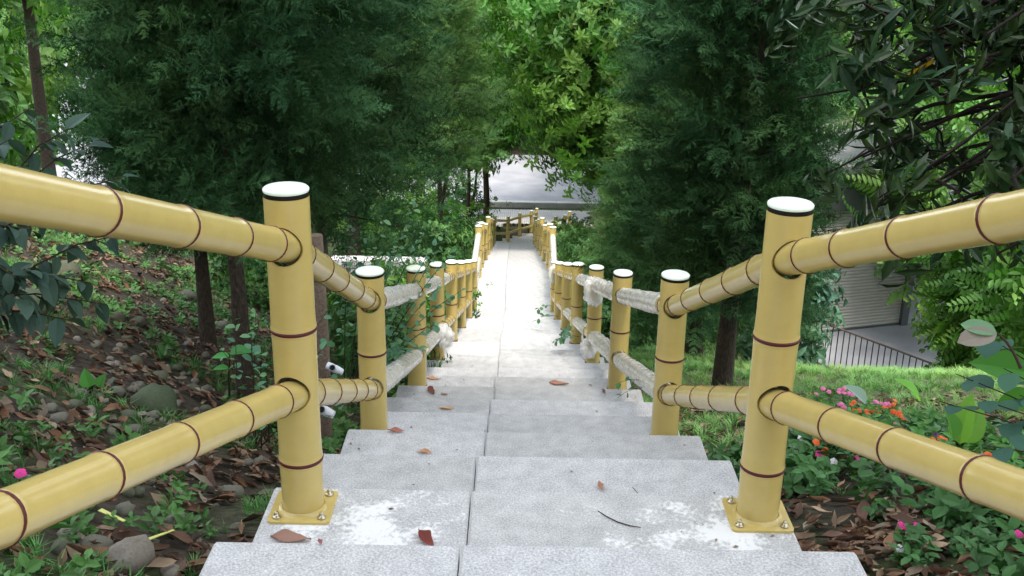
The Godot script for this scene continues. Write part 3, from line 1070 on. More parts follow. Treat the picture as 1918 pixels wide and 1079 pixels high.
func build_trees():
	var sp := spray_mesh(1)
	var sp2 := spray_mesh(2)
	var ovate := cluster_mesh(3, 9, 0.62, 0.27, 0, 0.5, 0.8)
	var ovate2 := cluster_mesh(4, 10, 0.5, 0.25, 0, 0.35, 0.9)
	var lance := cluster_mesh(5, 8, 0.62, 0.15, 1, 1.1, 0.6)
	var frond := frond_mesh(6, 7, 0.42, 0.12)
	var row := "conifers lining the stairway"
	# near conifers
	tree("conifer", "dark conifer with thin bare trunk on the stony bank beside the railing", row, {"base": gp(-1.28, 4.7), "height": 4.6, "rad": 0.48, "lo": 1.12, "trunk": 0.036, "clumps": 150, "per": 68, "size": 0.183, "mesh": sp, "mat": M.cypress, "seed": 11, "rise": 0.15, "up": -0.05})
	tree("conifer", "dark broad conifer rising from the bank behind the wooden stake", row, {"base": gp(-1.30, 6.0), "height": 5.2, "rad": 0.78, "lo": 1.1, "trunk": 0.05, "clumps": 140, "per": 68, "size": 0.197, "mesh": sp2, "mat": M.cypress, "seed": 12, "rise": 0.15, "up": -0.05})
	tree("conifer", "dark conifer whose low boughs hang over the pebbly slope", row, {"base": gp(-1.72, 5.6), "height": 4.6, "rad": 0.30, "lo": 0.85, "trunk": 0.035, "clumps": 120, "per": 64, "size": 0.197, "mesh": sp, "mat": M.cypress, "seed": 13, "rise": 0.12, "up": -0.05})
	tree("conifer", "tall conifer behind the wild rose shrub and low grey wall", row, {"base": gp(-1.8, 9.6), "height": 6.2, "rad": 0.85, "lo": 1.7, "trunk": 0.06, "clumps": 140, "per": 60, "size": 0.219, "mesh": sp2, "mat": M.cypress, "seed": 14, "rise": 0.2})
	tree("conifer", "lighter green conifer standing past the grey terrace wall", row, {"base": gp(-2.7, 17.4), "height": 8.0, "rad": 1.2, "lo": 2.2, "trunk": 0.09, "clumps": 130, "per": 52, "size": 0.278, "mesh": sp, "mat": M.cypress_b, "seed": 15, "rise": 0.2})
	tree("conifer", "small open conifer with twin thin trunks above the grid paving", row, {"base": gp(-1.45, 20.5), "height": 5.2, "rad": 1.1, "lo": 1.9, "trunk": 0.06, "clumps": 70, "per": 44, "size": 0.263, "mesh": sp2, "mat": M.cypress_b, "seed": 16, "rise": 0.25, "fork": true})
	tree("conifer", "twin stemmed conifer on the grass beside the film wrapped rails", row, {"base": gp(1.28, 5.9), "height": 4.9, "rad": 0.43, "lo": 0.75, "trunk": 0.05, "clumps": 120, "per": 60, "size": 0.183, "mesh": sp, "mat": M.cypress, "seed": 21, "rise": 0.2, "fork": true, "up": 0.0})
	tree("conifer", "dense conifer crowding the railing behind the twin stemmed one", row, {"base": gp(1.52, 8.2), "height": 6.0, "rad": 0.6, "lo": 0.5, "trunk": 0.06, "clumps": 150, "per": 64, "size": 0.212, "mesh": sp2, "mat": M.cypress, "seed": 22, "rise": 0.2})
	tree("conifer", "conifer with feathery light tips leaning over the landing railing", row, {"base": gp(2.1, 11.6), "height": 6.6, "rad": 0.85, "lo": 0.5, "trunk": 0.07, "clumps": 150, "per": 60, "size": 0.234, "mesh": sp, "mat": M.cypress_b, "seed": 23, "rise": 0.2})
	tree("conifer", "tall conifer below the landing beside the mossy bank", row, {"base": gp(2.6, 16.5), "height": 8.0, "rad": 1.05, "lo": 0.6, "trunk": 0.08, "clumps": 140, "per": 56, "size": 0.293, "mesh": sp2, "mat": M.cypress_b, "seed": 24, "rise": 0.2})
	tree("conifer", "slim conifer behind the leafy bush on the lawn", row, {"base": gp(2.55, 11.4), "height": 6.5, "rad": 0.66, "lo": 1.2, "trunk": 0.07, "clumps": 110, "per": 52, "size": 0.249, "mesh": sp, "mat": M.cypress, "seed": 25, "rise": 0.2})
	# bright broadleaf trees further down
	tree("broadleaf_tree", "bright green broadleaf tree arching over the foot of the stairs", "broadleaf trees by the road", {"base": gp(2.3, 24.0), "height": 8.2, "rad": 2.7, "lo": 2.15, "trunk": 0.11, "clumps": 150, "per": 46, "size": 0.29, "mesh": ovate, "mat": M.broad, "seed": 31, "shape": 1, "up": -0.3, "lean": Vector3(-1.0, 0, 0)})
	tree("broadleaf_tree", "thin dark stemmed young tree beside the grid paving", "broadleaf trees by the road", {"base": gp(-1.15, 26.5), "height": 3.8, "rad": 0.7, "lo": 2.1, "trunk": 0.07, "clumps": 26, "per": 12, "size": 0.32, "mesh": ovate2, "mat": M.broad, "seed": 32, "shape": 1, "fork": true})
	tree("broadleaf_tree", "straight dark trunked tree at the bend of the railing", "broadleaf trees by the road", {"base": gp(-0.75, 28.6), "height": 5.2, "rad": 0.9, "lo": 2.9, "trunk": 0.11, "clumps": 40, "per": 14, "size": 0.36, "mesh": ovate, "mat": M.broad, "seed": 33, "shape": 1})
	tree("broadleaf_tree", "light green tree filling the gap over the road", "broadleaf trees by the road", {"base": gp(-3.0, 33.0), "height": 9.0, "rad": 2.6, "lo": 2.0, "trunk": 0.15, "clumps": 130, "per": 40, "size": 0.36, "mesh": ovate2, "mat": M.bright, "seed": 34, "shape": 1, "lean": Vector3(0.8, 0, 0)})
	tree("broadleaf_tree", "light green tree leaning over the road from the lawn side", "broadleaf trees by the road", {"base": gp(4.2, 34.0), "height": 10.5, "rad": 3.4, "lo": 2.9, "trunk": 0.17, "clumps": 140, "per": 44, "size": 0.38, "mesh": ovate, "mat": M.bright, "seed": 35, "shape": 1, "lean": Vector3(-0.9, 0, 0)})
	tree("broadleaf_tree", "slender grey trunked tree on the bank above the road", "broadleaf trees by the road", {"base": gp(-6.25, 14.0), "height": 6.8, "rad": 1.3, "lo": 3.7, "trunk": 0.10, "clumps": 60, "per": 18, "size": 0.4, "mesh": ovate2, "mat": M.broad, "seed": 36, "shape": 1})
	tree("broadleaf_tree", "bushy green tree past the grey trunked one", "broadleaf trees by the road", {"base": gp(-10.2, 18.0), "height": 6.0, "rad": 1.8, "lo": 1.6, "trunk": 0.12, "clumps": 70, "per": 20, "size": 0.45, "mesh": ovate, "mat": M.bright, "seed": 37, "shape": 1})
	# ferny trees by the fence
	var fg := "feathery leaved trees by the metal fence"
	tree("feathery_tree", "dark trunked tree with drooping feathery leaves at the metal fence", fg, {"base": gp(7.5, 15.2), "height": 5.4, "rad": 0.85, "lo": 0.9, "trunk": 0.17, "clumps": 90, "per": 22, "size": 0.42, "mesh": frond, "mat": M.bright, "seed": 41, "shape": 1, "up": -0.2, "vary": 0.4})
	tree("feathery_tree", "bright feathery tree on the slope before the metal fence", fg, {"base": gp(6.9, 11.5), "height": 4.4, "rad": 1.15, "lo": 0.5, "trunk": 0.10, "clumps": 90, "per": 22, "size": 0.42, "mesh": frond, "mat": M.bright, "seed": 42, "shape": 1, "up": -0.2, "vary": 0.4})
	tree("feathery_tree", "tall yellow green feathery tree beyond the shutter building", fg, {"base": gp(9.3, 19.0), "height": 8.0, "rad": 2.4, "lo": 1.4, "trunk": 0.16, "clumps": 100, "per": 22, "size": 0.55, "mesh": frond, "mat": M.bright, "seed": 43, "shape": 1, "vary": 0.4})
	tree("feathery_tree", "tall feathery tree behind the shutter building", fg, {"base": gp(8.2, 26.5), "height": 9.5, "rad": 2.8, "lo": 2.6, "trunk": 0.16, "clumps": 100, "per": 22, "size": 0.6, "mesh": frond, "mat": M.bright, "seed": 44, "shape": 1, "vary": 0.4})
	# woods beyond the road
	var r := RandomNumberGenerator.new(); r.seed = 77
	var spots := [[-2, 50, 0], [4, 49, 1], [10, 47, 0], [16, 46, 1], [22, 44, 0], [7, 40, 1], [13, 36, 0], [-9, 56, 1], [12, 29, 1], [-14, 82, 0], [-22, 84, 1], [-30, 80, 0], [-38, 82, 1], [-46, 78, 0], [-6, 80, 1], [-16, 30, 0], [-24, 42, 0], [-34, 52, 0], [3, 62, 0], [14, 60, 1], [25, 58, 0]]
	for i in spots.size():
		var q = spots[i]
		var h := r.randf_range(8.5, 12.0) * (0.8 if q[1] < 32 else 1.0)
		tree("woodland_tree", "%s %s" % [["full crowned mid green tree", "yellow green loose crowned tree"][q[2]], "on the slope below the stony bank" if q[0] < -10 and q[1] < 50 else ("on the far side of the open road" if q[1] > 75 else ("standing behind the shutter building" if q[0] > 6 else "across the road from the stair foot"))], "woods beyond the road", {"base": gp(q[0], q[1]), "height": h, "rad": h * 0.36, "lo": h * 0.16, "trunk": 0.2, "clumps": 85, "per": 20, "size": 0.085 * h, "mesh": ovate if q[2] == 0 else ovate2, "mat": M.broad if q[2] == 0 else M.bright, "seed": 200 + i, "shape": 1, "vary": 0.35})
	# small leafy bush on the lawn before the building
	tree("leafy_bush", "leafy green bush on the lawn in front of the shutter building", "", {"base": gp(2.5, 9.2), "height": 1.15, "rad": 0.36, "lo": 0.15, "trunk": 0.02, "clumps": 40, "per": 9, "size": 0.17, "mesh": ovate, "mat": M.shrub_leaf, "seed": 51, "shape": 1, "cat": "bush"})
	# green undergrowth along the bank-side railing
	var ug := "undergrowth along the stony bank railing"
	var us := [[-1.0, 6.6, 0.5], [-1.15, 8.0, 0.55], [-0.95, 9.4, 0.5], [-1.3, 10.8, 0.6], [-1.0, 12.0, 0.55], [-0.95, 13.2, 0.6], [-2.2, 8.4, 0.5], [-2.6, 10.6, 0.6], [-1.4, 18.6, 0.7], [-2.2, 19.6, 0.8], [-3.0, 21.5, 0.9], [-1.5, 22.6, 1.0], [-2.4, 24.5, 1.1], [-3.6, 26.5, 1.3], [-1.6, 30.0, 1.3], [-2.7, 31.5, 2.2], [-4.4, 31.0, 2.6]]
	for i in us.size():
		tree("undergrowth_bush", ["low dark green bush in the undergrowth behind the bank side railing", "low bright green bush in the undergrowth behind the bank side railing"][i % 2] if i < 8 else ("knee high bush on the slope below the grey terrace wall" if us[i][2] < 1.4 else ("head high bush beside the grid paving" if us[i][2] < 2.5 else "broad tall bush next to the grid paving")), ug, {"base": gp(us[i][0], us[i][1]), "height": us[i][2], "rad": us[i][2] * 0.75, "lo": 0.03, "trunk": 0.008, "clumps": 36, "per": 9, "size": 0.11 if us[i][1] < 15 else 0.2, "mesh": ovate2, "mat": M.bright if i % 2 else M.cover, "seed": 300 + i, "shape": 1, "cat": "bush"})
	var ur := [[1.05, 9.4, 0.4], [1.15, 10.8, 0.5], [1.2, 12.6, 0.5], [1.1, 14.3, 0.5], [1.3, 16.3, 0.6], [1.25, 18.6, 0.6], [1.3, 21.0, 0.6], [1.5, 24.0, 0.7]]
	for i in ur.size():
		tree("undergrowth_bush", "low green bush at the foot of the conifers behind the flower side railing", "undergrowth below the conifers", {"base": gp(ur[i][0], ur[i][1]), "height": ur[i][2], "rad": ur[i][2] * 0.75, "lo": 0.03, "trunk": 0.008, "clumps": 30, "per": 9, "size": 0.13, "mesh": ovate2, "mat": M.cover, "seed": 330 + i, "shape": 1, "cat": "bush"})
	# overhanging tree
	overhang(lance)
	# tree above the stairs behind the camera, whose shade lies on the first steps
	tree("shade_tree", "large spreading tree at the top of the stairway", "", {"base": gp(-2.7, -1.8), "height": 6.5, "rad": 2.7, "lo": 2.9, "trunk": 0.16, "clumps": 110, "per": 26, "size": 0.42, "mesh": ovate, "mat": M.dark_leaf, "seed": 61, "shape": 1, "lean": Vector3(3.6, 0, -1.2)})

func overhang(lance: ArrayMesh):
	var r := RandomNumberGenerator.new(); r.seed = 91
	var base := gp(3.15, 3.5)
	var root = thing("overhanging_tree", base, "dark tree with drooping lance shaped leaves hanging over the lawn", "tree")
	var st := begin()
	var tr := [Vector3.ZERO, Vector3(-0.05, 0.9, 0), Vector3(-0.15, 1.9, 0.05), Vector3(-0.2, 3.0, 0), Vector3(-0.1, 4.4, 0)]
	tube(st, tr, [0.13, 0.10, 0.085, 0.06, 0.02], 10)
	put("trunk", done(st), M.bark, root)
	var targets := []
	for q in [[1490, 40, 4.3], [1540, 110, 4.2], [1500, 190, 4.4], [1580, 170, 4.0], [1560, 260, 4.3], [1620, 300, 4.0], [1660, 220, 3.8], [1700, 90, 3.8], [1760, 170, 3.6], [1690, 370, 3.9], [1740, 330, 3.6], [1800, 260, 3.4], [1820, 400, 3.5], [1880, 330, 3.2], [1600, 40, 4.1], [1850, 60, 3.2], [1900, 180, 3.0], [1660, 440, 4.1], [1780, 470, 3.8], [1620, 380, 4.3], [1545, 330, 4.6], [1900, 470, 3.5], [1430, 20, 4.6], [1700, -60, 3.6], [1560, -80, 4.0]]:
		targets.append([at_depth(q[0], q[1], q[2]), true])
	for i in 46:
		var az := r.randf() * TAU
		var d := r.randf_range(0.8, 2.6)
		targets.append([base + Vector3(cos(az) * d, r.randf_range(2.6, 4.6) - d * 0.2, sin(az) * d), false])
	var ls := begin()
	var xfs := []
	var hero_n := 0
	var lm := [leaf_mesh(0.15, 0.042, 0.35, 0.3, 1, 5), leaf_mesh(0.13, 0.045, 0.6, 0.3, 1, 5)]
	var cols := [solid(Color(0.025, 0.055, 0.02), 0.28, 0.4), solid(Color(0.035, 0.07, 0.025), 0.28, 0.4), solid(Color(0.02, 0.042, 0.024), 0.25, 0.3)]
	for tg in targets:
		var b: Vector3 = tg[0] - base
		var h := clampf(b.y + r.randf_range(0.1, 0.7), 1.0, 3.9)
		var a := Vector3(-0.12, h, 0.0)
		var pts := []
		for i in 6:
			var t := i / 5.0
			pts.append(a.lerp(b, t) + Vector3(r.randf_range(-1, 1) * 0.05, sin(t * PI) * 0.22 + r.randf_range(-1, 1) * 0.03, r.randf_range(-1, 1) * 0.05))
		tube(ls, pts, [0.026, 0.021, 0.016, 0.012, 0.008, 0.004], 6, false)
		for j in 8:
			var t := r.randf_range(0.4, 1.0)
			var f := t * 5.0
			var k := mini(int(f), 4)
			var p: Vector3 = pts[k].lerp(pts[k + 1], f - k)
			var e := p + Vector3(r.randfn(), r.randfn() * 0.6 - 0.35, r.randfn()).normalized() * r.randf_range(0.15, 0.42)
			var m := (p + e) / 2 + Vector3(0, 0.05, 0)
			tube(ls, [p, m, e], [0.007, 0.005, 0.003], 4, false)
			for q in 3:
				var w := m.lerp(e, r.randf())
				var dir := (e - p).normalized() + Vector3(r.randfn(), r.randfn(), r.randfn()) * 0.5 + Vector3(0, -0.2, 0)
				xfs.append(Transform3D(any_basis(dir, r) * Basis.from_scale(Vector3.ONE * r.randf_range(0.13, 0.20)), w))
			if tg[1] and hero_n < 130:
				for q in 2:
					var dir2 := (Vector3(0, -1.0, 0) + Vector3(r.randfn(), r.randfn() * 0.6, r.randfn()) * 0.55).normalized()
					put("leaf", lm[hero_n % 2], cols[hero_n % 3] if hero_n % 19 else solid(Color(0.70, 0.42, 0.03), 0.5, 0.5), root, Transform3D(any_basis(dir2, r), e))
					hero_n += 1
	put("branches", done(ls), M.dark_twig, root)
	tag(many("crown", lance, M.lance, xfs, tints(r, 0.35, 0.15), root), "", "", "", "stuff")

# ---------- ground details ----------
func slope_basis(x: float, s: float, r: RandomNumberGenerator, tilt := 0.25) -> Basis:
	var e := 0.08
	var a := gp(x + e, s) - gp(x - e, s)
	var b := gp(x, s - e) - gp(x, s + e)
	var n := a.cross(b).normalized()
	if n.y < 0: n = -n
	n = (n + Vector3(r.randfn(), 0, r.randfn()) * tilt).normalized()
	return frame_of(n) * Basis(Vector3.UP, r.randf() * TAU)

func build_litter():
	var r := RandomNumberGenerator.new(); r.seed = 401
	var shades := [Color(0.24, 0.13, 0.075), Color(0.17, 0.095, 0.06), Color(0.30, 0.19, 0.12), Color(0.36, 0.26, 0.17), Color(0.13, 0.075, 0.055), Color(0.28, 0.22, 0.16), Color(0.22, 0.11, 0.06)]
	var meshes := [curled_leaf(0.105, 0.042, 1.1, 0.4, 1), curled_leaf(0.085, 0.036, 1.9, 0.6, 2), curled_leaf(0.12, 0.046, 0.7, 0.3, 3)]
	for side in 2:
		for v in 3:
			var xfs := []
			var cols := []
			for i in (4300 if side == 0 else 2500):
				var x: float
				var s: float
				if side == 0:
					x = XL - 0.03 - pow(r.randf(), 1.2) * 3.4
					s = r.randf_range(1.0, 9.5)
				else:
					x = XR + 0.03 + pow(r.randf(), 1.4) * 2.2
					s = 1.0 + pow(r.randf(), 1.3) * 4.6
				if fast_noise.get_noise_2d(x * 130.0 + 7.0, s * 130.0) < -0.12 and r.randf() < 0.7: continue
				var sc := r.randf_range(0.4, 1.1) * (0.85 if s < 3.5 else 0.75)
				xfs.append(Transform3D(slope_basis(x, s, r, 0.3) * Basis.from_scale(Vector3.ONE * sc), gp(x, s) + Vector3(0, 0.008 + r.randf() * 0.015, 0)))
				var c: Color = shades[r.randi() % shades.size()]
				cols.append(c * r.randf_range(0.35, 0.95) * (1.0 if side == 0 else 1.35))
			var o = many("leaf_litter", meshes[v], M.litter, xfs, cols, self)
			tag(o, ["brown dry leaves littering the stony bank", "brown dry leaves littering the earth below the flowers"][side], "leaf litter", "", "stuff")
	# stones
	var sm := []
	for i in 5: sm.append(stone_mesh(500 + i, [0.6, 0.5, 0.7, 0.55, 0.8][i]))
	var big := [[292, 772, 0.19, 3], [60, 590, 0.26, 3], [240, 1066, 0.115, 2], [435, 932, 0.075, 0], [120, 520, 0.2, 1], [215, 605, 0.1, 1], [330, 985, 0.06, 0], [490, 872, 0.06, 0], [560, 700, 0.07, 1], [300, 715, 0.10, 1], [360, 735, 0.085, 1], [430, 745, 0.075, 1], [255, 685, 0.07, 1], [220, 740, 0.06, 0], [390, 590, 0.10, 0], [350, 560, 0.12, 0], [260, 610, 0.09, 1], [415, 615, 0.09, 0], [180, 1040, 0.07, 0], [320, 1075, 0.05, 2], [110, 790, 0.06, 0], [150, 745, 0.055, 0]]
	for b in big:
		var p := on_ground(b[0], b[1])
		var o = put("boulder" if b[2] > 0.15 else "stone", sm[r.randi() % 5], M.stone[b[3]], self, Transform3D(Basis(Vector3.UP, r.randf() * TAU) * Basis.from_scale(Vector3(1, 1, 1) * b[2] * 1.15), p + Vector3(0, b[2] * 0.12, 0)))
		if b[2] > 0.15: tag(o, ["large mossy green boulder among the pebbles of the bank", "dark round boulder under the dark leaved shrub", "dark boulder higher up the bank behind the leaves"][int(b[1] < 700) + int(b[1] < 560)], "boulder")
		else: tag(o, "rounded grey river stone lying on the leaf strewn bank", "stone", "river stones on the bank")
	for i in 190:
		var u := r.randf_range(40, 520)
		var v := r.randf_range(520, 1079)
		if r.randf() < 0.6: u = r.randfn(300, 90); v = r.randfn(735, 70)
		if u > 480 or u < 0 or v < 500 or v > 1079: continue
		var p := on_ground(u, v)
		if p.z < -9.0 or p.x > XL - 0.05: continue
		var k := r.randf_range(0.022, 0.065)
		var o = put("stone", sm[r.randi() % 5], M.stone[[0, 0, 1, 2][r.randi() % 4]], self, Transform3D(Basis(Vector3.UP, r.randf() * TAU) * Basis.from_scale(Vector3(1, 1, 1) * k), p + Vector3(0, k * 0.15, 0)))
		tag(o, "rounded grey river stone lying on the leaf strewn bank", "stone", "river stones on the bank")

func tuft_mesh(sd: int, n: int, spread: float, w: float) -> ArrayMesh:
	var r := RandomNumberGenerator.new(); r.seed = sd
	var st := begin(); st.set_smooth_group(-1)
	for i in n:
		var az := r.randf() * TAU
		var d := Vector3(cos(az), 0, sin(az))
		var o := d * r.randf() * spread * 0.4
		var h := r.randf_range(0.5, 1.0)
		var m := o + d * spread * 0.35 * r.randf() + Vector3(0, h * 0.6, 0)
		var e := m + d * spread * r.randf_range(0.2, 0.9) + Vector3(0, h * 0.35, 0)
		var sd2 := Vector3(-d.z, 0, d.x) * w
		quad(st, o - sd2, m - sd2 * 0.8, m + sd2 * 0.8, o + sd2)
		st.add_vertex(m - sd2 * 0.8); st.add_vertex(e); st.add_vertex(m + sd2 * 0.8)
	return done(st)

func build_grass():
	var r := RandomNumberGenerator.new(); r.seed = 431
	var t1 := tuft_mesh(1, 11, 0.8, 0.03)
	var xfs := []
	var cols := []
	for i in 26000:
		var x := XR + 0.06 + pow(r.randf(), 1.0) * 7.6
		var s := r.randf_range(2.9, 17.0)
		if x > 0.30 * s + 2.4: continue
		if s < 4.0 and r.randf() > (s - 2.9) * 0.8: continue
		var bare := fast_noise.get_noise_2d(x * 140.0, s * 110.0 + 90.0)
		if bare > 0.08 and r.randf() < 0.75: continue
		var q := (x - 6.17) * 0.803 + (s - 17.4) * 0.595
		if q > -0.1: continue
		var h := r.randf_range(0.035, 0.085)
		xfs.append(Transform3D(Basis(Vector3.UP, r.randf() * TAU) * Basis.from_scale(Vector3(h * 1.1, h, h * 1.1)), gp(x, s)))
		var k := r.randf_range(0.7, 1.35)
		cols.append(Color(k, k, k * 0.9).lerp(Color(1.6, 1.1, 0.8), clampf(r.randf() * 0.25 + bare, 0, 0.6)))
	tag(many("grass", t1, M.grass, xfs, cols, self), "short pale green lawn grass below the flower bed", "grass", "", "stuff")
	xfs = []; cols = []
	for i in 15000:
		var x := XL - 0.05 - r.randf() * 3.6
		var s := r.randf_range(1.0, 13.0)
		if fast_noise.get_noise_2d(x * 90.0 + 300.0, s * 90.0) < 0.02 + r.randf() * 0.1: continue
		var h := r.randf_range(0.025, 0.07)
		xfs.append(Transform3D(Basis(Vector3.UP, r.randf() * TAU) * Basis.from_scale(Vector3(h, h, h)), gp(x, s)))
		var k := r.randf_range(0.45, 0.9)
		cols.append(Color(k * 0.75, k, k * 0.8))
	tag(many("grass", t1, M.grass, xfs, cols, self), "thin dark green grass patches on the stony bank", "grass", "", "stuff")
	# low leafy ground cover
	var cm := cluster_mesh(440, 9, 0.55, 0.34, 2, 0.2, 1.0)
	xfs = []; cols = []
	for i in 2500:
		var x := XR + 0.08 + pow(r.randf(), 1.3) * 2.2
		var s := r.randf_range(1.3, 4.0)
		if fast_noise.get_noise_2d(x * 110.0 - 40.0, s * 110.0 + 11.0) < -0.02 + r.randf() * 0.16 - 0.10 * smoothstep(2.6, 4.0, s) - 0.05: continue
		var h := r.randf_range(0.045, 0.10) * (0.8 if s < 2.4 else 1.1)
		xfs.append(Transform3D(any_basis(Vector3(r.randfn() * 0.4, 1, r.randfn() * 0.4), r) * Basis.from_scale(Vector3.ONE * h), gp(x, s)))
		var k := r.randf_range(0.6, 1.2)
		cols.append(Color(k * 0.9, k, k * 1.1))
	tag(many("ground_cover", cm, M.cover, xfs, cols, self), "low leafy ground cover between the flowers and the steps", "ground cover", "", "stuff")
	xfs = []; cols = []
	for i in 3600:
		var x := XL - 0.08 - pow(r.randf(), 1.1) * 3.0
		var s := r.randf_range(1.2, 13.0)
		if fast_noise.get_noise_2d(x * 80.0 - 140.0, s * 80.0 + 31.0) < 0.07 + r.randf() * 0.1 - 0.2 * smoothstep(4.5, 7.0, s): continue
		var h := r.randf_range(0.035, 0.085)
		xfs.append(Transform3D(any_basis(Vector3(r.randfn() * 0.4, 1, r.randfn() * 0.4), r) * Basis.from_scale(Vector3.ONE * h), gp(x, s)))
		var k := r.randf_range(0.7, 1.3)
		cols.append(Color(k, k, k * 0.9))
	tag(many("ground_cover", cm, M.cover, xfs, cols, self), "small leaved green weeds scattered over the stony bank", "ground cover", "", "stuff")

func on_tread(u: float, v: float) -> Vector3:
	var q := unray(u, v)
	for k in range(-2, 22):
		var D := tread_D(k)
		var z := D / q.y
		var s := q.z * z
		if s > tread_s(k - 1) and s < tread_s(k) + 0.012: return W(q.x * z, D, s)
	var z2 := D_LAND / q.y
	return W(q.x * z2, D_LAND, q.z * z2)

func build_step_leaves():
	var list := [
		[798, 1014, 0.085, 0.6, Color(0.20, 0.055, 0.045), "curled dark red leaf standing near the joint of the steps"],
		[545, 1011, 0.095, 1.5, Color(0.30, 0.17, 0.13), "flat pinkish brown leaf in front of the post base plate"],
		[808, 733, 0.095, 0.5, Color(0.19, 0.06, 0.05), "glossy dark red leaf on a shaded step"],
		[832, 739, 0.04, 1.2, Color(0.30, 0.17, 0.12), "tiny brown leaf beside the glossy dark red leaf"],
		[836, 766, 0.07, 1.4, Color(0.60, 0.38, 0.25), "pale tan leaf lying flat near a step edge"],
		[795, 847, 0.052, 1.3, Color(0.52, 0.27, 0.14), "small orange brown leaf at the edge of a wide step"],
		[742, 808, 0.06, 1.5, Color(0.36, 0.15, 0.11), "reddish leaf lying against the foot of a yellow post"],
		[812, 710, 0.08, 1.5, Color(0.50, 0.28, 0.18), "light brown leaf behind the foot of a yellow post"],
		[1047, 719, 0.11, 1.5, Color(0.36, 0.18, 0.13), "long brown leaf lying across the middle of a step"],
		[1106, 722, 0.025, 0.9, Color(0.24, 0.12, 0.10), "tiny dark leaf speck beside the long brown leaf"],
		[1131, 734, 0.05, 0.2, Color(0.22, 0.10, 0.09), "small upright dark leaf near the leafy sprig"],
		[1125, 913, 0.05, 0.2, Color(0.42, 0.21, 0.14), "small curled orange brown leaf on a wide near step"],
		[600, 1016, 0.02, 0.4, Color(0.26, 0.10, 0.10), "tiny red brown leaf scrap among the white splashes"]]
	for i in list.size():
		var q = list[i]
		var m = solid(q[4], 0.6, 0.1)
		var mesh := curled_leaf(q[2], q[2] * 0.44, 1.3 if i in [0, 2, 10, 11] else 0.7, 0.75 if i in [0, 2, 11] else 0.3, 600 + i)
		var o = put("fallen_leaf", mesh, m, self, Transform3D(Basis(Vector3.UP, q[3]), on_tread(q[0], q[1]) + Vector3(0, 0.001, 0)))
		tag(o, q[5], "leaf", "fallen leaves on the steps")
	var st := begin()
	var pts := []
	for p in [[1120, 959], [1137, 970], [1157, 980], [1180, 987], [1200, 990]]: pts.append(on_tread(p[0], p[1]) + Vector3(0, 0.003, 0))
	tube(st, pts, [0.0012, 0.0014, 0.0016, 0.0014, 0.001], 5)
	var tw = put("twig", done(st), M.twig, self)
	tag(tw, "thin bent brown twig lying on the wide near step", "twig")
	st = begin()
	tube(st, [on_tread(1185, 915) + Vector3(0, 0.003, 0), on_tread(1194, 925) + Vector3(0, 0.003, 0)], [0.0012, 0.001], 5)
	tag(put("twig", done(st), M.twig, self), "very short bit of twig beside the small curled leaf", "twig")
	# crumbs of leaf and bark on the treads
	var rr := RandomNumberGenerator.new(); rr.seed = 655
	var xfs := []
	var cols := []
	for i in 420:
		var k := rr.randi_range(-1, 14)
		var x := XL + 0.03 + (XR - XL - 0.06) * (rr.randf() if rr.randf() < 0.4 else (pow(rr.randf(), 2.2) * 0.3 if rr.randf() < 0.5 else 1.0 - pow(rr.randf(), 2.2) * 0.3))
		var s := tread_s(k - 1) + 0.02 + (TD - 0.04) * pow(rr.randf(), 1.5)
		xfs.append(Transform3D(Basis(Vector3.UP, rr.randf() * TAU) * Basis.from_scale(Vector3.ONE * rr.randf_range(0.05, 0.17)), W(x, tread_D(k), s)))
		cols.append(Color(0.16, 0.10, 0.07).lerp(Color(0.32, 0.24, 0.16), rr.randf()))
	tag(many("leaf_crumbs", curled_leaf(0.1, 0.05, 1.2, 0.4, 77), M.litter, xfs, cols, self), "tiny brown crumbs of leaf and bark scattered over the steps", "leaf crumbs", "", "stuff")
	# cut slivers on the earth by the steps
	for q in [[[190, 977], [236, 1000], "pale yellow cut sliver lying aslant on the litter"], [[275, 1035], [328, 1018], "pale yellow cut sliver with split tip near the steps"]]:
		st = begin()
		var a := on_ground(q[0][0], q[0][1]) + Vector3(0, 0.03, 0)
		var b := on_ground(q[1][0], q[1][1]) + Vector3(0, 0.035, 0)
		var y := (b - a).normalized()
		var x := y.cross(Vector3.UP).normalized() * 0.0065
		var n := Vector3(0, 0.002, 0)
		st.set_smooth_group(-1)
		quad(st, a - x + n, b - x * 0.6 + n, b + x * 0.6 + n, a + x + n)
		quad(st, a - x, a + x, b + x * 0.6, b - x * 0.6)
		quad(st, a + x, a + x + n, b + x * 0.6 + n, b + x * 0.6)
		quad(st, a - x + n, a - x, b - x * 0.6, b - x * 0.6 + n)
		tag(put("wood_sliver", done(st), M.sliver, self), q[2], "sliver")

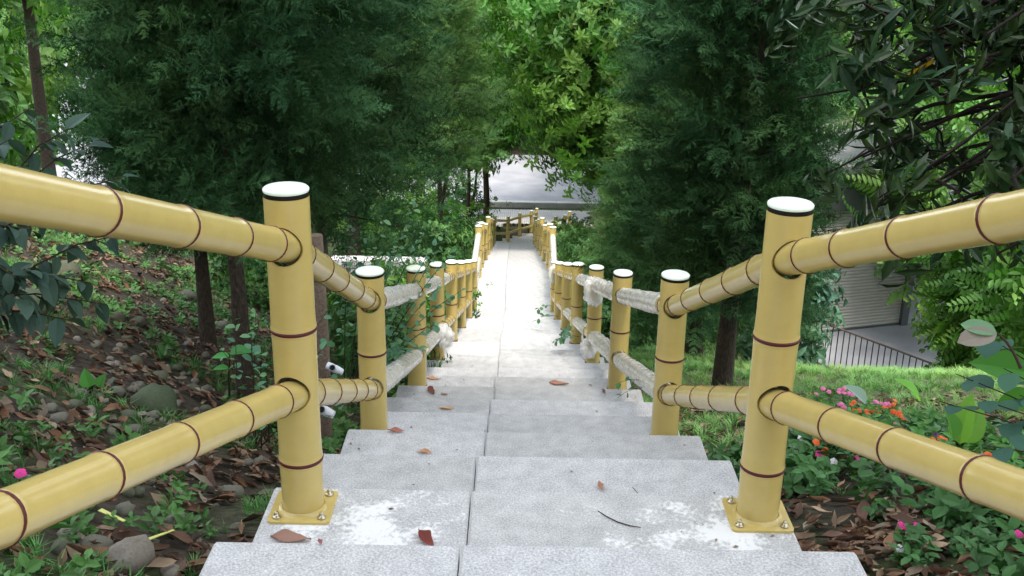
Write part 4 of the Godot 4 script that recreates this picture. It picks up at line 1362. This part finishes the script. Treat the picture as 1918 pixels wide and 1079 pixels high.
var bloom: ArrayMesh
func flower_plant(u: float, v: float, kind: String, label: String, group: String, fol: Array, r: RandomNumberGenerator):
	var g := on_ground(u, v + 34.0)
	var z := Vector2(g.x, g.z).length()
	var f := at_depth(u, v, 1.0)
	var dir := (f - Vector3(0, EYE, 0))
	var k := (-g.z) / (-dir.z)
	var head := Vector3(0, EYE, 0) + dir * k
	head.y = maxf(head.y, g.y + 0.05)
	var t = thing("flower_plant", g, label, "flower", group)
	var hh := head.y - g.y
	put("foliage", fol[r.randi() % 3], solid(Color(0.06, 0.17, 0.04) * r.randf_range(0.8, 1.3), 0.45, 0.4), t, Transform3D(Basis(Vector3.UP, r.randf() * TAU) * Basis.from_scale(Vector3(hh * 1.15, hh * 0.9, hh * 1.15)), Vector3.ZERO))
	var st := begin()
	tube(st, [Vector3.ZERO, head - g], [0.003, 0.002], 4)
	put("stem", done(st), M.stem, t)
	var n := r.randi_range(2, 4) if kind in ["pink", "orange"] else 1
	for i in n:
		var off := Vector3(r.randfn() * 0.022, r.randfn() * 0.006, r.randfn() * 0.022) if i > 0 else Vector3.ZERO
		var m = M.petal[kind]
		put("flower", bloom, m, t, Transform3D(any_basis(Vector3(r.randfn() * 0.35, 1, 0.5 + r.randfn() * 0.3), r) * Basis.from_scale(Vector3.ONE * r.randf_range(0.024, 0.034)), head - g + off))


func build_flowers():
	var r := RandomNumberGenerator.new(); r.seed = 711
	var fol := []
	for i in 3: fol.append(cluster_mesh(720 + i, 14, 0.45, 0.24, 0, 0.15, 1.1))
	var pet := begin()
	for i in 5:
		var a := TAU * i / 5
		var d := Vector3(cos(a), 0.18, sin(a)).normalized()
		var x := d.cross(Vector3.UP).normalized()
		leaf(pet, Transform3D(Basis(x, d, x.cross(d).normalized()), Vector3.ZERO), 0.52, 0.46, 0.9, -0.25, 2, 4)
	bloom = done(pet)
	var list := [["pink", [[1530, 737], [1553, 733], [1579, 729], [1592, 737], [1573, 757], [1620, 746], [1641, 752], [1662, 757], [1835, 797], [1850, 795], [1863, 809], [1884, 815], [1678, 795]]],
		["orange", [[1595, 757], [1609, 769], [1634, 768], [1653, 761], [1672, 757], [1686, 773], [1697, 783], [1736, 793], [1761, 822], [1545, 842], [1852, 850], [1912, 827]]],
		["magenta", [[1603, 857], [1535, 850], [1718, 990], [1911, 1001], [1692, 985]]], ["white", [[1485, 803], [1501, 821], [1563, 865], [1712, 806], [1686, 1027]]], ["lilac", [[1752, 813]]]]
	var say := {"pink": "pink flowered bedding plant in the bed beside the lawn", "orange": "orange red flowered bedding plant in the bed beside the lawn", "magenta": "magenta flowered bedding plant on the shaded earth by the railing", "white": "white flowered bedding plant close to the railing", "lilac": "single lilac flowered bedding plant in the bed"}
	for e in list:
		for p in e[1]: flower_plant(float(p[0]), float(p[1]), e[0], say[e[0]], "bedding plants with %s flowers" % e[0], fol, r)
	flower_plant(38.0, 887.0, "magenta", "lone crimson flower on the bank under the lower rail", "", fol, r)
	# extra foliage plants in the bed
	for i in 46:
		var u := r.randf_range(1500, 1900)
		var v := lerpf(760, 850, (u - 1500) / 400.0) + r.randf_range(0, 70)
		var g := on_ground(u, v)
		var t = thing("bedding_plant", g, "green bedding plant without open flowers in the flower bed", "plant", "bedding plants without flowers")
		put("foliage", fol[i % 3], solid(Color(0.065, 0.18, 0.04) * r.randf_range(0.7, 1.4), 0.45, 0.4), t, Transform3D(Basis(Vector3.UP, r.randf() * TAU) * Basis.from_scale(Vector3.ONE * r.randf_range(0.08, 0.12)), Vector3.ZERO))
		put("shoot", fol[(i + 1) % 3], solid(Color(0.08, 0.20, 0.05) * r.randf_range(0.7, 1.3), 0.45, 0.4), t, Transform3D(any_basis(Vector3(r.randfn() * 0.5, 1, r.randfn() * 0.5), r) * Basis.from_scale(Vector3.ONE * r.randf_range(0.07, 0.10)), Vector3.ZERO))

func big_leaf(base: Vector3, leaves: Array, label: String):
	# leaves: [stem end, leaf direction, face towards, length, width, colour]
	var t = thing("broad_leaved_plant", base, label, "plant")
	for q in leaves:
		var st := begin()
		tube(st, arc(Vector3.ZERO, q[0] - base, 0.02), [0.006, 0.0055, 0.005, 0.0045, 0.004, 0.003], 6)
		put("stem", done(st), M.stem, t)
		var d: Vector3 = q[1].normalized()
		var z: Vector3 = (q[2] - d * q[2].dot(d)).normalized()
		var st2 := begin()
		leaf(st2, Transform3D(Basis(d.cross(z).normalized(), d, z), q[0] - base), q[3], q[4], 0.5, 0.5, 0, 8)
		put("leaf", done(st2), solid(q[5], 0.35, 0.5), t)

func build_shrubs():
	var r := RandomNumberGenerator.new(); r.seed = 801
	var bl := [solid(Color(0.035, 0.068, 0.052), 0.5, 0.25), solid(Color(0.026, 0.052, 0.04), 0.5, 0.25), solid(Color(0.045, 0.08, 0.06), 0.5, 0.25)]
	var om := [leaf_mesh(0.085, 0.042, 0.4, 0.3, 0, 5), leaf_mesh(0.075, 0.040, 0.7, 0.25, 0, 5)]
	# dark shrub at the left
	var base := gp(-1.75, 2.6)
	var stems := []
	for q in [[60, 200, 2.9], [130, 240, 3.0], [20, 260, 2.8], [190, 260, 3.1], [30, 330, 2.8], [110, 350, 2.9], [235, 330, 3.0], [160, 400, 2.9], [225, 440, 3.0], [60, 430, 2.8], [100, 520, 2.8], [30, 520, 2.7], [170, 530, 2.9], [130, 600, 2.8], [60, 570, 2.75], [200, 570, 2.95]]:
		var e := at_depth(q[0], q[1], q[2])
		stems.append(arc(base + Vector3(0.1 * r.randfn(), 0.05, 0.1 * r.randfn()), e, 0.10 + 0.1 * r.randf()))
	leafy_shrub("dark_leaved_shrub", "shrub with dusky blue green oval leaves behind the upper rail", "shrub", "", base, stems, {"seed": 3, "per": 14, "from": 0.55, "mats": bl, "meshes": om, "droop": 0.45, "mess": 0.4, "stem_r": 0.006})
	# round leaved shrub at the right
	var rm := [leaf_mesh(0.075, 0.046, 0.35, 0.2, 2, 5), leaf_mesh(0.062, 0.042, 0.5, 0.2, 2, 5)]
	var rl := [solid(Color(0.042, 0.105, 0.075), 0.55, 0.35), solid(Color(0.033, 0.085, 0.062), 0.55, 0.35), solid(Color(0.05, 0.125, 0.08), 0.55, 0.35)]
	base = gp(1.55, 2.05)
	stems = []
	for q in [[1830, 618, 2.35], [1790, 700, 2.3], [1760, 752, 2.25], [1830, 745, 2.2], [1880, 690, 2.25], [1850, 835, 2.1], [1905, 860, 2.05], [1910, 740, 2.2]]:
		stems.append(arc(base + Vector3(0, 0.1, 0), at_depth(q[0], q[1], q[2]), 0.03))
	leafy_shrub("round_leaved_shrub", "shrub with round blue green leaves reaching over the lower rail", "shrub", "", base, stems, {"seed": 5, "per": 6, "from": 0.45, "mats": rl, "meshes": rm, "droop": 0.05, "mess": 0.25, "stem_r": 0.004})
	var red := thing("young_leaf_sprig", at_depth(1912, 690, 2.2), "sprig with two reddish tinged round young leaves", "sprig")
	var st := begin()
	var tip := at_depth(1868, 625, 2.25)
	tube(st, arc(Vector3.ZERO, tip - red.position, 0.01), [0.004, 0.0035, 0.003, 0.003, 0.0025, 0.002], 5)
	put("stem", done(st), M.twig, red)
	for q in [[Vector3(-1, -0.12, 0.1), 0.085, Color(0.22, 0.19, 0.16)], [Vector3(-0.75, 0.18, -0.4), 0.075, Color(0.13, 0.24, 0.13)]]:
		var d: Vector3 = q[0].normalized()
		var z := (Vector3(0, 1, 0.5) - d * Vector3(0, 1, 0.5).dot(d)).normalized()
		put("leaf", leaf_mesh(q[1], q[1] * 0.62, 0.3, 0.15, 2, 6), solid(q[2], 0.4, 0.3), red, Transform3D(Basis(d.cross(z).normalized(), d, z), tip - red.position))
	# wild rose behind the left railing
	var wm := [leaf_mesh(0.040, 0.026, 0.4, 0.2, 2, 4), leaf_mesh(0.034, 0.022, 0.4, 0.2, 0, 4)]
	var wl := [solid(Color(0.09, 0.20, 0.12), 0.45, 0.35), solid(Color(0.07, 0.165, 0.10), 0.45, 0.35), solid(Color(0.12, 0.24, 0.12), 0.45, 0.4)]
	base = gp(-0.80, 5.0)
	stems = []
	for q in [[690, 440, 5.3], [720, 400, 5.5], [760, 420, 5.4], [800, 420, 5.2], [840, 430, 5.3], [850, 470, 5.0], [780, 380, 5.6], [650, 470, 5.2], [735, 470, 5.0], [815, 455, 5.1], [700, 500, 5.0], [770, 560, 4.8], [745, 640, 4.7], [830, 600, 4.7], [790, 650, 4.6], [660, 420, 5.4], [870, 540, 4.9], [820, 540, 4.8]]:
		stems.append(arc(base + Vector3(0.05 * r.randfn(), 0.1, 0.05 * r.randfn()), at_depth(q[0], q[1], q[2]), 0.06))
	leafy_shrub("wild_rose_shrub", "thin stemmed wild rose with small round leaves entwined with the rails", "shrub", "", base, stems, {"seed": 7, "per": 24, "size": 1.15, "from": 0.35, "mats": wl, "meshes": wm, "droop": 0.1, "mess": 0.5, "stem_r": 0.0032})
	base = gp(-0.95, 3.6)
	stems = []
	for q in [[440, 590, 4.0], [480, 570, 3.9], [410, 650, 4.0], [490, 650, 3.8], [620, 640, 3.9], [640, 700, 3.7], [660, 600, 4.0], [625, 780, 3.5], [500, 700, 3.7], [650, 760, 3.5], [470, 620, 3.8], [630, 560, 4.2]]:
		stems.append(arc(base + Vector3(0.04 * r.randfn(), 0.03, 0.04 * r.randfn()), at_depth(q[0], q[1], q[2]), 0.05))
	leafy_shrub("wild_rose_shrub", "smaller wild rose climbing beside the conifer trunk behind the railing", "shrub", "", base, stems, {"seed": 9, "per": 9, "from": 0.3, "mats": wl, "meshes": wm, "droop": 0.1, "mess": 0.5, "stem_r": 0.003})
	# sprigs reaching over the steps
	var sm := [leaf_mesh(0.042, 0.026, 0.4, 0.2, 2, 4)]
	var sl := [solid(Color(0.06, 0.15, 0.07), 0.45, 0.35), solid(Color(0.05, 0.12, 0.07), 0.45, 0.35)]
	for q in [[[1230, 750], [1155, 762], 4.35, 5, "leafy sprig reaching over the step beside the wrapped lower rail", 801], [[1225, 742], [1150, 738], 4.4, 4, "upper leafy sprig above the step by the wrapped lower rail", 802],
		[[1085, 640], [1035, 652], 8.2, 11, "drooping leafy sprig spilling over the bright steps", 803], [[1075, 630], [1050, 640], 8.3, 10, "second drooping sprig spilling over the bright steps", 804],
		[[1045, 600], [1002, 608], 10.5, 7, "dark leafy sprig lying on a far bright step", 805], [[1035, 580], [1005, 588], 12.0, 6, "faint sprig lying over the steps near the landing", 806]]:
		var a := at_depth(q[0][0], q[0][1], q[2])
		var b := at_depth(q[1][0], q[1][1], q[2])
		var up := Vector3(0, 0.04, 0)
		leafy_shrub("leafy_sprig", q[4], "sprig", "sprigs reaching over the steps", a + up, [arc(a + up, b + up, 0.03)], {"seed": q[5], "per": q[3], "from": 0.2, "mats": sl, "meshes": sm, "droop": 0.1, "mess": 0.35, "stem_r": 0.002, "size": 1.0 if q[2] < 6 else 1.5})
	# broad leaved plants in and by the flower bed
	var toward := Vector3(0, 0.5, 1)
	var g := on_ground(1795, 850)
	big_leaf(g, [[at_depth(1798, 832, 3.15), Vector3(0.02, 1, -0.1), Vector3(-0.9, 0.3, 0.8), 0.16, 0.075, Color(0.13, 0.28, 0.045)], [at_depth(1785, 826, 3.1), Vector3(-0.2, 1, 0.1), Vector3(0.7, 0.2, 0.8), 0.11, 0.065, Color(0.07, 0.19, 0.04)], [at_depth(1810, 830, 3.2), Vector3(0.3, 1, -0.1), Vector3(-0.6, 0.2, 1), 0.12, 0.07, Color(0.12, 0.26, 0.045)]], "plant with upright bright green ribbed leaves in the flower bed")
	g = on_ground(1711, 800)
	big_leaf(g, [[at_depth(1722, 752, 5.4), Vector3(-0.55, 0.75, 0.1), Vector3(0.5, 1, 0.3), 0.20, 0.09, Color(0.16, 0.42, 0.06)]], "single arching bright green leaf on a thin stalk before the lawn")
	g = on_ground(1612, 790)
	big_leaf(g, [[at_depth(1622, 757, 5.2), Vector3(-0.5, 0.6, 0.0), Vector3(0.3, 1, 0.5), 0.15, 0.08, Color(0.30, 0.42, 0.36)]], "single pale silvery green leaf among the pink flowers")
	g = on_ground(1930, 800)
	big_leaf(g, [[at_depth(1935, 700, 2.7), Vector3(-1, 0.25, 0), Vector3(0, 0.8, 1), 0.16, 0.085, Color(0.05, 0.16, 0.03)], [at_depth(1935, 740, 2.7), Vector3(-0.8, -0.3, 0), Vector3(0, 0.9, 1), 0.10, 0.06, Color(0.06, 0.18, 0.03)]], "plant with large dark green serrated leaves by the round leaved shrub")
	g = on_ground(430, 745)
	big_leaf(g, [[at_depth(430, 668, 4.1), Vector3(-1, 0.15, 0.2), Vector3(0, 1, 0.4), 0.07, 0.035, Color(0.08, 0.28, 0.08)], [at_depth(430, 662, 4.1), Vector3(0.8, 0.3, 0.2), Vector3(0, 1, 0.4), 0.10, 0.055, Color(0.05, 0.17, 0.05)], [at_depth(428, 690, 4.1), Vector3(-0.9, 0.2, 0.3), Vector3(0, 1, 0.4), 0.06, 0.03, Color(0.07, 0.24, 0.07)]], "thin green seedling with three leaves before the conifer trunk")
	g = on_ground(170, 735)
	big_leaf(g, [[at_depth(168, 725, 3.6), Vector3(-0.1, 1, 0.2), Vector3(0.2, 0.4, 1), 0.07, 0.05, Color(0.06, 0.19, 0.05)], [at_depth(185, 725, 3.6), Vector3(0.4, 0.8, 0.2), Vector3(0, 0.5, 1), 0.06, 0.035, Color(0.06, 0.17, 0.05)]], "small heart leaved weed among the pebbles")

func build_odds():
	# wooden stake behind the first post
	var st := begin()
	var top := at_depth(592, 440, 4.3)
	var g := gp(top.x, -top.z)
	tube(st, [g - Vector3(0, 0.1, 0), g.lerp(top, 0.5) + Vector3(0.006, 0, 0), top + Vector3(0, -0.01, 0), top], [0.03, 0.028, 0.027, 0.025], 10)
	tag(put("wooden_stake", done(st), M.wood, self), "weathered round wooden stake behind the near railing post", "stake")
	# white pipe fittings among the weeds
	for q in [[625, 690, 4.3, 0.35, "white plastic pipe elbow standing among the weeds"], [605, 768, 3.55, -0.5, "white plastic pipe tee lying on the ground by the steps"]]:
		var c := at_depth(q[0], q[1], q[2])
		var gg := gp(c.x, -c.z)
		c.y = maxf(c.y, gg.y + 0.03)
		var t = thing("pipe_fitting", c, q[4], "pipe")
		st = begin()
		var d := Vector3(1, -0.35, 0.25).normalized()
		tube(st, [-d * 0.03, -d * 0.012, d * 0.014, d * 0.04], [0.016, 0.017, 0.0165, 0.013], 14)
		put("pipe_body", done(st), M.white_pipe, t)
		st = begin()
		var e := Vector3(-0.1, 0.55, 1).normalized()
		tube(st, [Vector3.ZERO, e * 0.024], [0.014, 0.0135], 14, false)
		put("socket", done(st), M.white_pipe, t)
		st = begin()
		tube(st, [e * 0.022, e * 0.0243], [0.010, 0.010], 14)  # solid disc closing the socket mouth; its colour paints the shade of the hollow
		put("bore_shade", done(st), M.black, t)

func flat_poly(pts: Array, D: float, th: float) -> ArrayMesh:
	# pts: Vector2(x, s) of a convex outline
	var st := begin(); st.set_smooth_group(-1)
	var n := pts.size()
	for i in range(1, n - 1):
		var a = W(pts[0].x, D, pts[0].y); var b = W(pts[i].x, D, pts[i].y); var c = W(pts[i + 1].x, D, pts[i + 1].y)
		if (b - a).cross(c - a).y > 0: st.add_vertex(a); st.add_vertex(c); st.add_vertex(b)
		else: st.add_vertex(a); st.add_vertex(b); st.add_vertex(c)
	for i in n:
		var p = pts[i]; var q = pts[(i + 1) % n]
		quad(st, W(p.x, D, p.y), W(q.x, D, q.y), W(q.x, D + th, q.y), W(p.x, D + th, p.y))
	return done(st)

func build_far():
	# road, kerb, grid paving, terrace
	var road = put("road", flat_poly([Vector2(-70, 38.7), Vector2(60, 38.7), Vector2(60, 47), Vector2(-8, 47), Vector2(-12, 79), Vector2(-70, 79)], 10.46, 0.2), M.road, self)
	tag(road, "pale grey asphalt road at the bottom of the hill", "", "", "structure")
	var kerb := Node3D.new(); kerb.name = "kerb"; add_child(kerb)
	tag(kerb, "white kerb stones along the near side of the road", "", "", "structure")
	for i in 40:
		var st := begin()
		bevel_box(st, Vector3(-12.0 + i * 0.8, EYE - 10.7, -38.68), Vector3(-12.0 + i * 0.8 + 0.79, EYE - 10.34, -38.45), 0.02)
		put("kerb_stone", done(st), M.pave, kerb)
	# concrete grid paving with open diamonds
	var st := begin()
	st.set_smooth_group(-1)
	for i in 64:
		for j in 44:
			var cs := 30.6 + j * 0.16
			var cx := -4.2 + i * 0.13 + (0.065 if j % 2 else 0.0)
			if cx > -0.3 and cs < 32.2 and cx < 1.6: continue
			if cs < 31.0 + absf(cx) * 0.0: continue
			var o := []
			var n := []
			for q in [[0.065, 0.0], [0.0, 0.16], [-0.065, 0.0], [0.0, -0.16]]:
				o.append(W(cx + q[0], line_D(cs + q[1]) - 0.09, cs + q[1]))
				n.append(W(cx + q[0] * 0.52, line_D(cs + q[1] * 0.52) - 0.09, cs + q[1] * 0.52))
			for k in 4:
				var k2 := (k + 1) % 4
				quad(st, o[k], o[k2], n[k2], n[k])
				var dn := Vector3(0, -0.08, 0)
				quad(st, n[k], n[k2], n[k2] + dn, n[k] + dn)
	tag(put("grid_paving", done(st), M.pave, self), "pale concrete grid paving with open cells above the road", "", "", "structure")
	# terrace at the landing
	tag(put("terrace", flat_poly([Vector2(-2.75, 13.5), Vector2(-1.3, 13.5), Vector2(-1.3, 14.99), Vector2(-2.75, 14.99)], 5.29, 0.3), M.pave, self), "pale concrete terrace floor beside the stair landing", "", "", "structure")
	tag(put("terrace_step", flat_poly([Vector2(-2.75, 15.2), Vector2(-1.3, 15.2), Vector2(-1.3, 15.5), Vector2(-2.75, 15.5)], 5.06, 0.6), M.pave, self), "pale upper terrace floor behind the low wall", "", "", "structure")
	st = begin()
	bevel_box(st, Vector3(-2.75, EYE - 5.6, -15.19), Vector3(-1.32, EYE - 5.03, -15.0), 0.01)
	var lw = put("low_wall", done(st), M.cement, self)
	tag(lw, "low grey concrete wall crossing the pale terrace beside the landing", "wall")
	# driveway and fence
	var F0 := Vector2(6.17, 17.4)
	var a := Vector2(0.595, -0.803)
	var n := Vector2(0.803, 0.595)
	tag(put("driveway", flat_poly([F0 + a * -7 + n * 0.12, F0 + a * 7 + n * 0.12, F0 + a * 7 + n * 9, F0 + a * -7 + n * 9], 7.86, 0.3), M.road, self), "grey concrete driveway behind the metal fence", "", "", "structure")
	var p0 := F0 + a * -1.6
	var f = thing("metal_fence", W(p0.x, 7.95, p0.y), "dark iron bar fence with rusty top rail between lawn and driveway", "fence")
	var bar := begin()
	bevel_box(bar, Vector3(-0.008, 0, -0.008), Vector3(0.008, 0.93, 0.008), 0.002)
	var barm := done(bar)
	var turn := atan2(0.803, 0.595)
	for i in 66:
		var off := a * (0.122 * i)
		put("bar", barm, M.iron, f, Transform3D(Basis(Vector3.UP, turn), Vector3(off.x, 0, -off.y)))
	for q in [[0.93, 0.018, M.iron_top], [0.12, 0.012, M.iron]]:
		st = begin()
		var e := a * 8.0
		tube(st, [Vector3(0, q[0], 0), Vector3(e.x, q[0], -e.y)], [q[1], q[1]], 8)
		put("fence_rail", done(st), q[2], f)
	# building with a roller shutter
	var b0 := Vector3(6.86, EYE - 7.86, -19.92)
	var bd = thing("shutter_building", b0, "pale grey low building with a ribbed roller shutter", "building")
	bd.rotation.y = atan2(0.30, 0.955)
	var sh := Node3D.new(); sh.name = "roller_shutter"; bd.add_child(sh)
	var sl := begin()
	sl.set_smooth_group(0)
	var prof := []
	for i in 7:
		var t := i / 6.0
		prof.append(Vector2(0.012 + 0.016 * sin(PI * t), t * 0.058))
	prof.append(Vector2(0.0, 0.061)); prof.append(Vector2(0.0, 0.067))
	for i in prof.size() - 1:
		quad(sl, Vector3(-2.3, prof[i].y, prof[i].x), Vector3(-2.3, prof[i + 1].y, prof[i + 1].x), Vector3(1.04, prof[i + 1].y, prof[i + 1].x), Vector3(1.04, prof[i].y, prof[i].x))
	var slm := done(sl)
	for i in 37: put("slat", slm, M.shutter, sh, Transform3D(Basis(), Vector3(0, 0.04 + i * 0.067, 0)))
	var parts := [["bottom_bar", -2.3, 0.0, -0.01, 1.04, 0.045, 0.03, M.steel], ["door_jamb", 1.04, 0.0, -0.05, 1.20, 2.6, 0.10, M.steel], ["door_jamb", -2.46, 0.0, -0.05, -2.3, 2.6, 0.10, M.steel], ["wall_panel", 1.2, 0.0, -0.2, 4.6, 3.3, 0.0, M.wall], ["wall_panel", -3.0, 0.0, -0.2, -2.46, 3.3, 0.0, M.wall], ["shutter_box", -2.46, 2.52, -0.2, 1.2, 2.95, 0.14, M.steel], ["lintel", -2.46, 2.95, -0.2, 1.2, 3.3, 0.0, M.wall], ["roof", -3.2, 3.302, -5.2, 4.8, 3.45, 0.35, M.cement], ["side_wall", 4.4, 0.0, -5.0, 4.6, 3.3, -0.202, M.wall], ["side_wall", -3.0, 0.0, -5.0, -2.8, 3.3, -0.202, M.wall], ["back_wall", -2.79, 0.0, -5.0, 4.39, 3.3, -4.8, M.wall]]
	for q in parts:
		st = begin()
		bevel_box(st, Vector3(q[1], q[2], q[3]), Vector3(q[4], q[5], q[6]), 0.006)
		put(q[0], done(st), q[7], bd)

func _ready():
	fast_noise.seed = 12; fast_noise.frequency = 0.01; fast_noise.fractal_octaves = 3
	# camera
	var cam := Camera3D.new()
	cam.name = "camera"
	add_child(cam)
	cam.position = Vector3(0, EYE, 0)
	cam.rotation_degrees = Vector3(-PITCH, 0, ROLL)
	cam.fov = rad_to_deg(2.0 * atan(539.5 / F_PX))
	cam.near = 0.05
	cam.far = 2000.0
	cam.current = true
	# sky and exposure
	var env := Environment.new()
	env.background_mode = Environment.BG_SKY
	var sky := Sky.new()
	var sm := ProceduralSkyMaterial.new()
	sm.sky_top_color = Color(0.87, 0.90, 0.94)
	sm.sky_horizon_color = Color(0.93, 0.945, 0.95)
	sm.sky_curve = 0.2
	sm.ground_bottom_color = Color(0.25, 0.27, 0.22)
	sm.ground_horizon_color = Color(0.6, 0.62, 0.6)
	sm.sun_angle_max = 1.0
	sky.sky_material = sm
	env.sky = sky
	env.tonemap_mode = Environment.TONE_MAPPER_LINEAR
	env.tonemap_exposure = 3.3
	env.sdfgi_enabled = true
	env.ssao_enabled = true
	env.ssil_enabled = true
	var we := WorldEnvironment.new()
	we.environment = env
	add_child(we)
	var sun := DirectionalLight3D.new()
	sun.name = "sun"
	sun.light_energy = 0.48
	sun.light_angular_distance = 12.0
	sun.light_color = Color(1.0, 0.97, 0.92)
	sun.shadow_enabled = true
	add_child(sun)
	sun.rotation_degrees = Vector3(-66, 14, 0)
	make_materials()
	build_terrain()
	build_stairs()
	build_railings()
	build_far()
	build_trees()
	build_shrubs()
	build_odds()
	build_litter()
	build_grass()
	build_flowers()
	build_step_leaves()
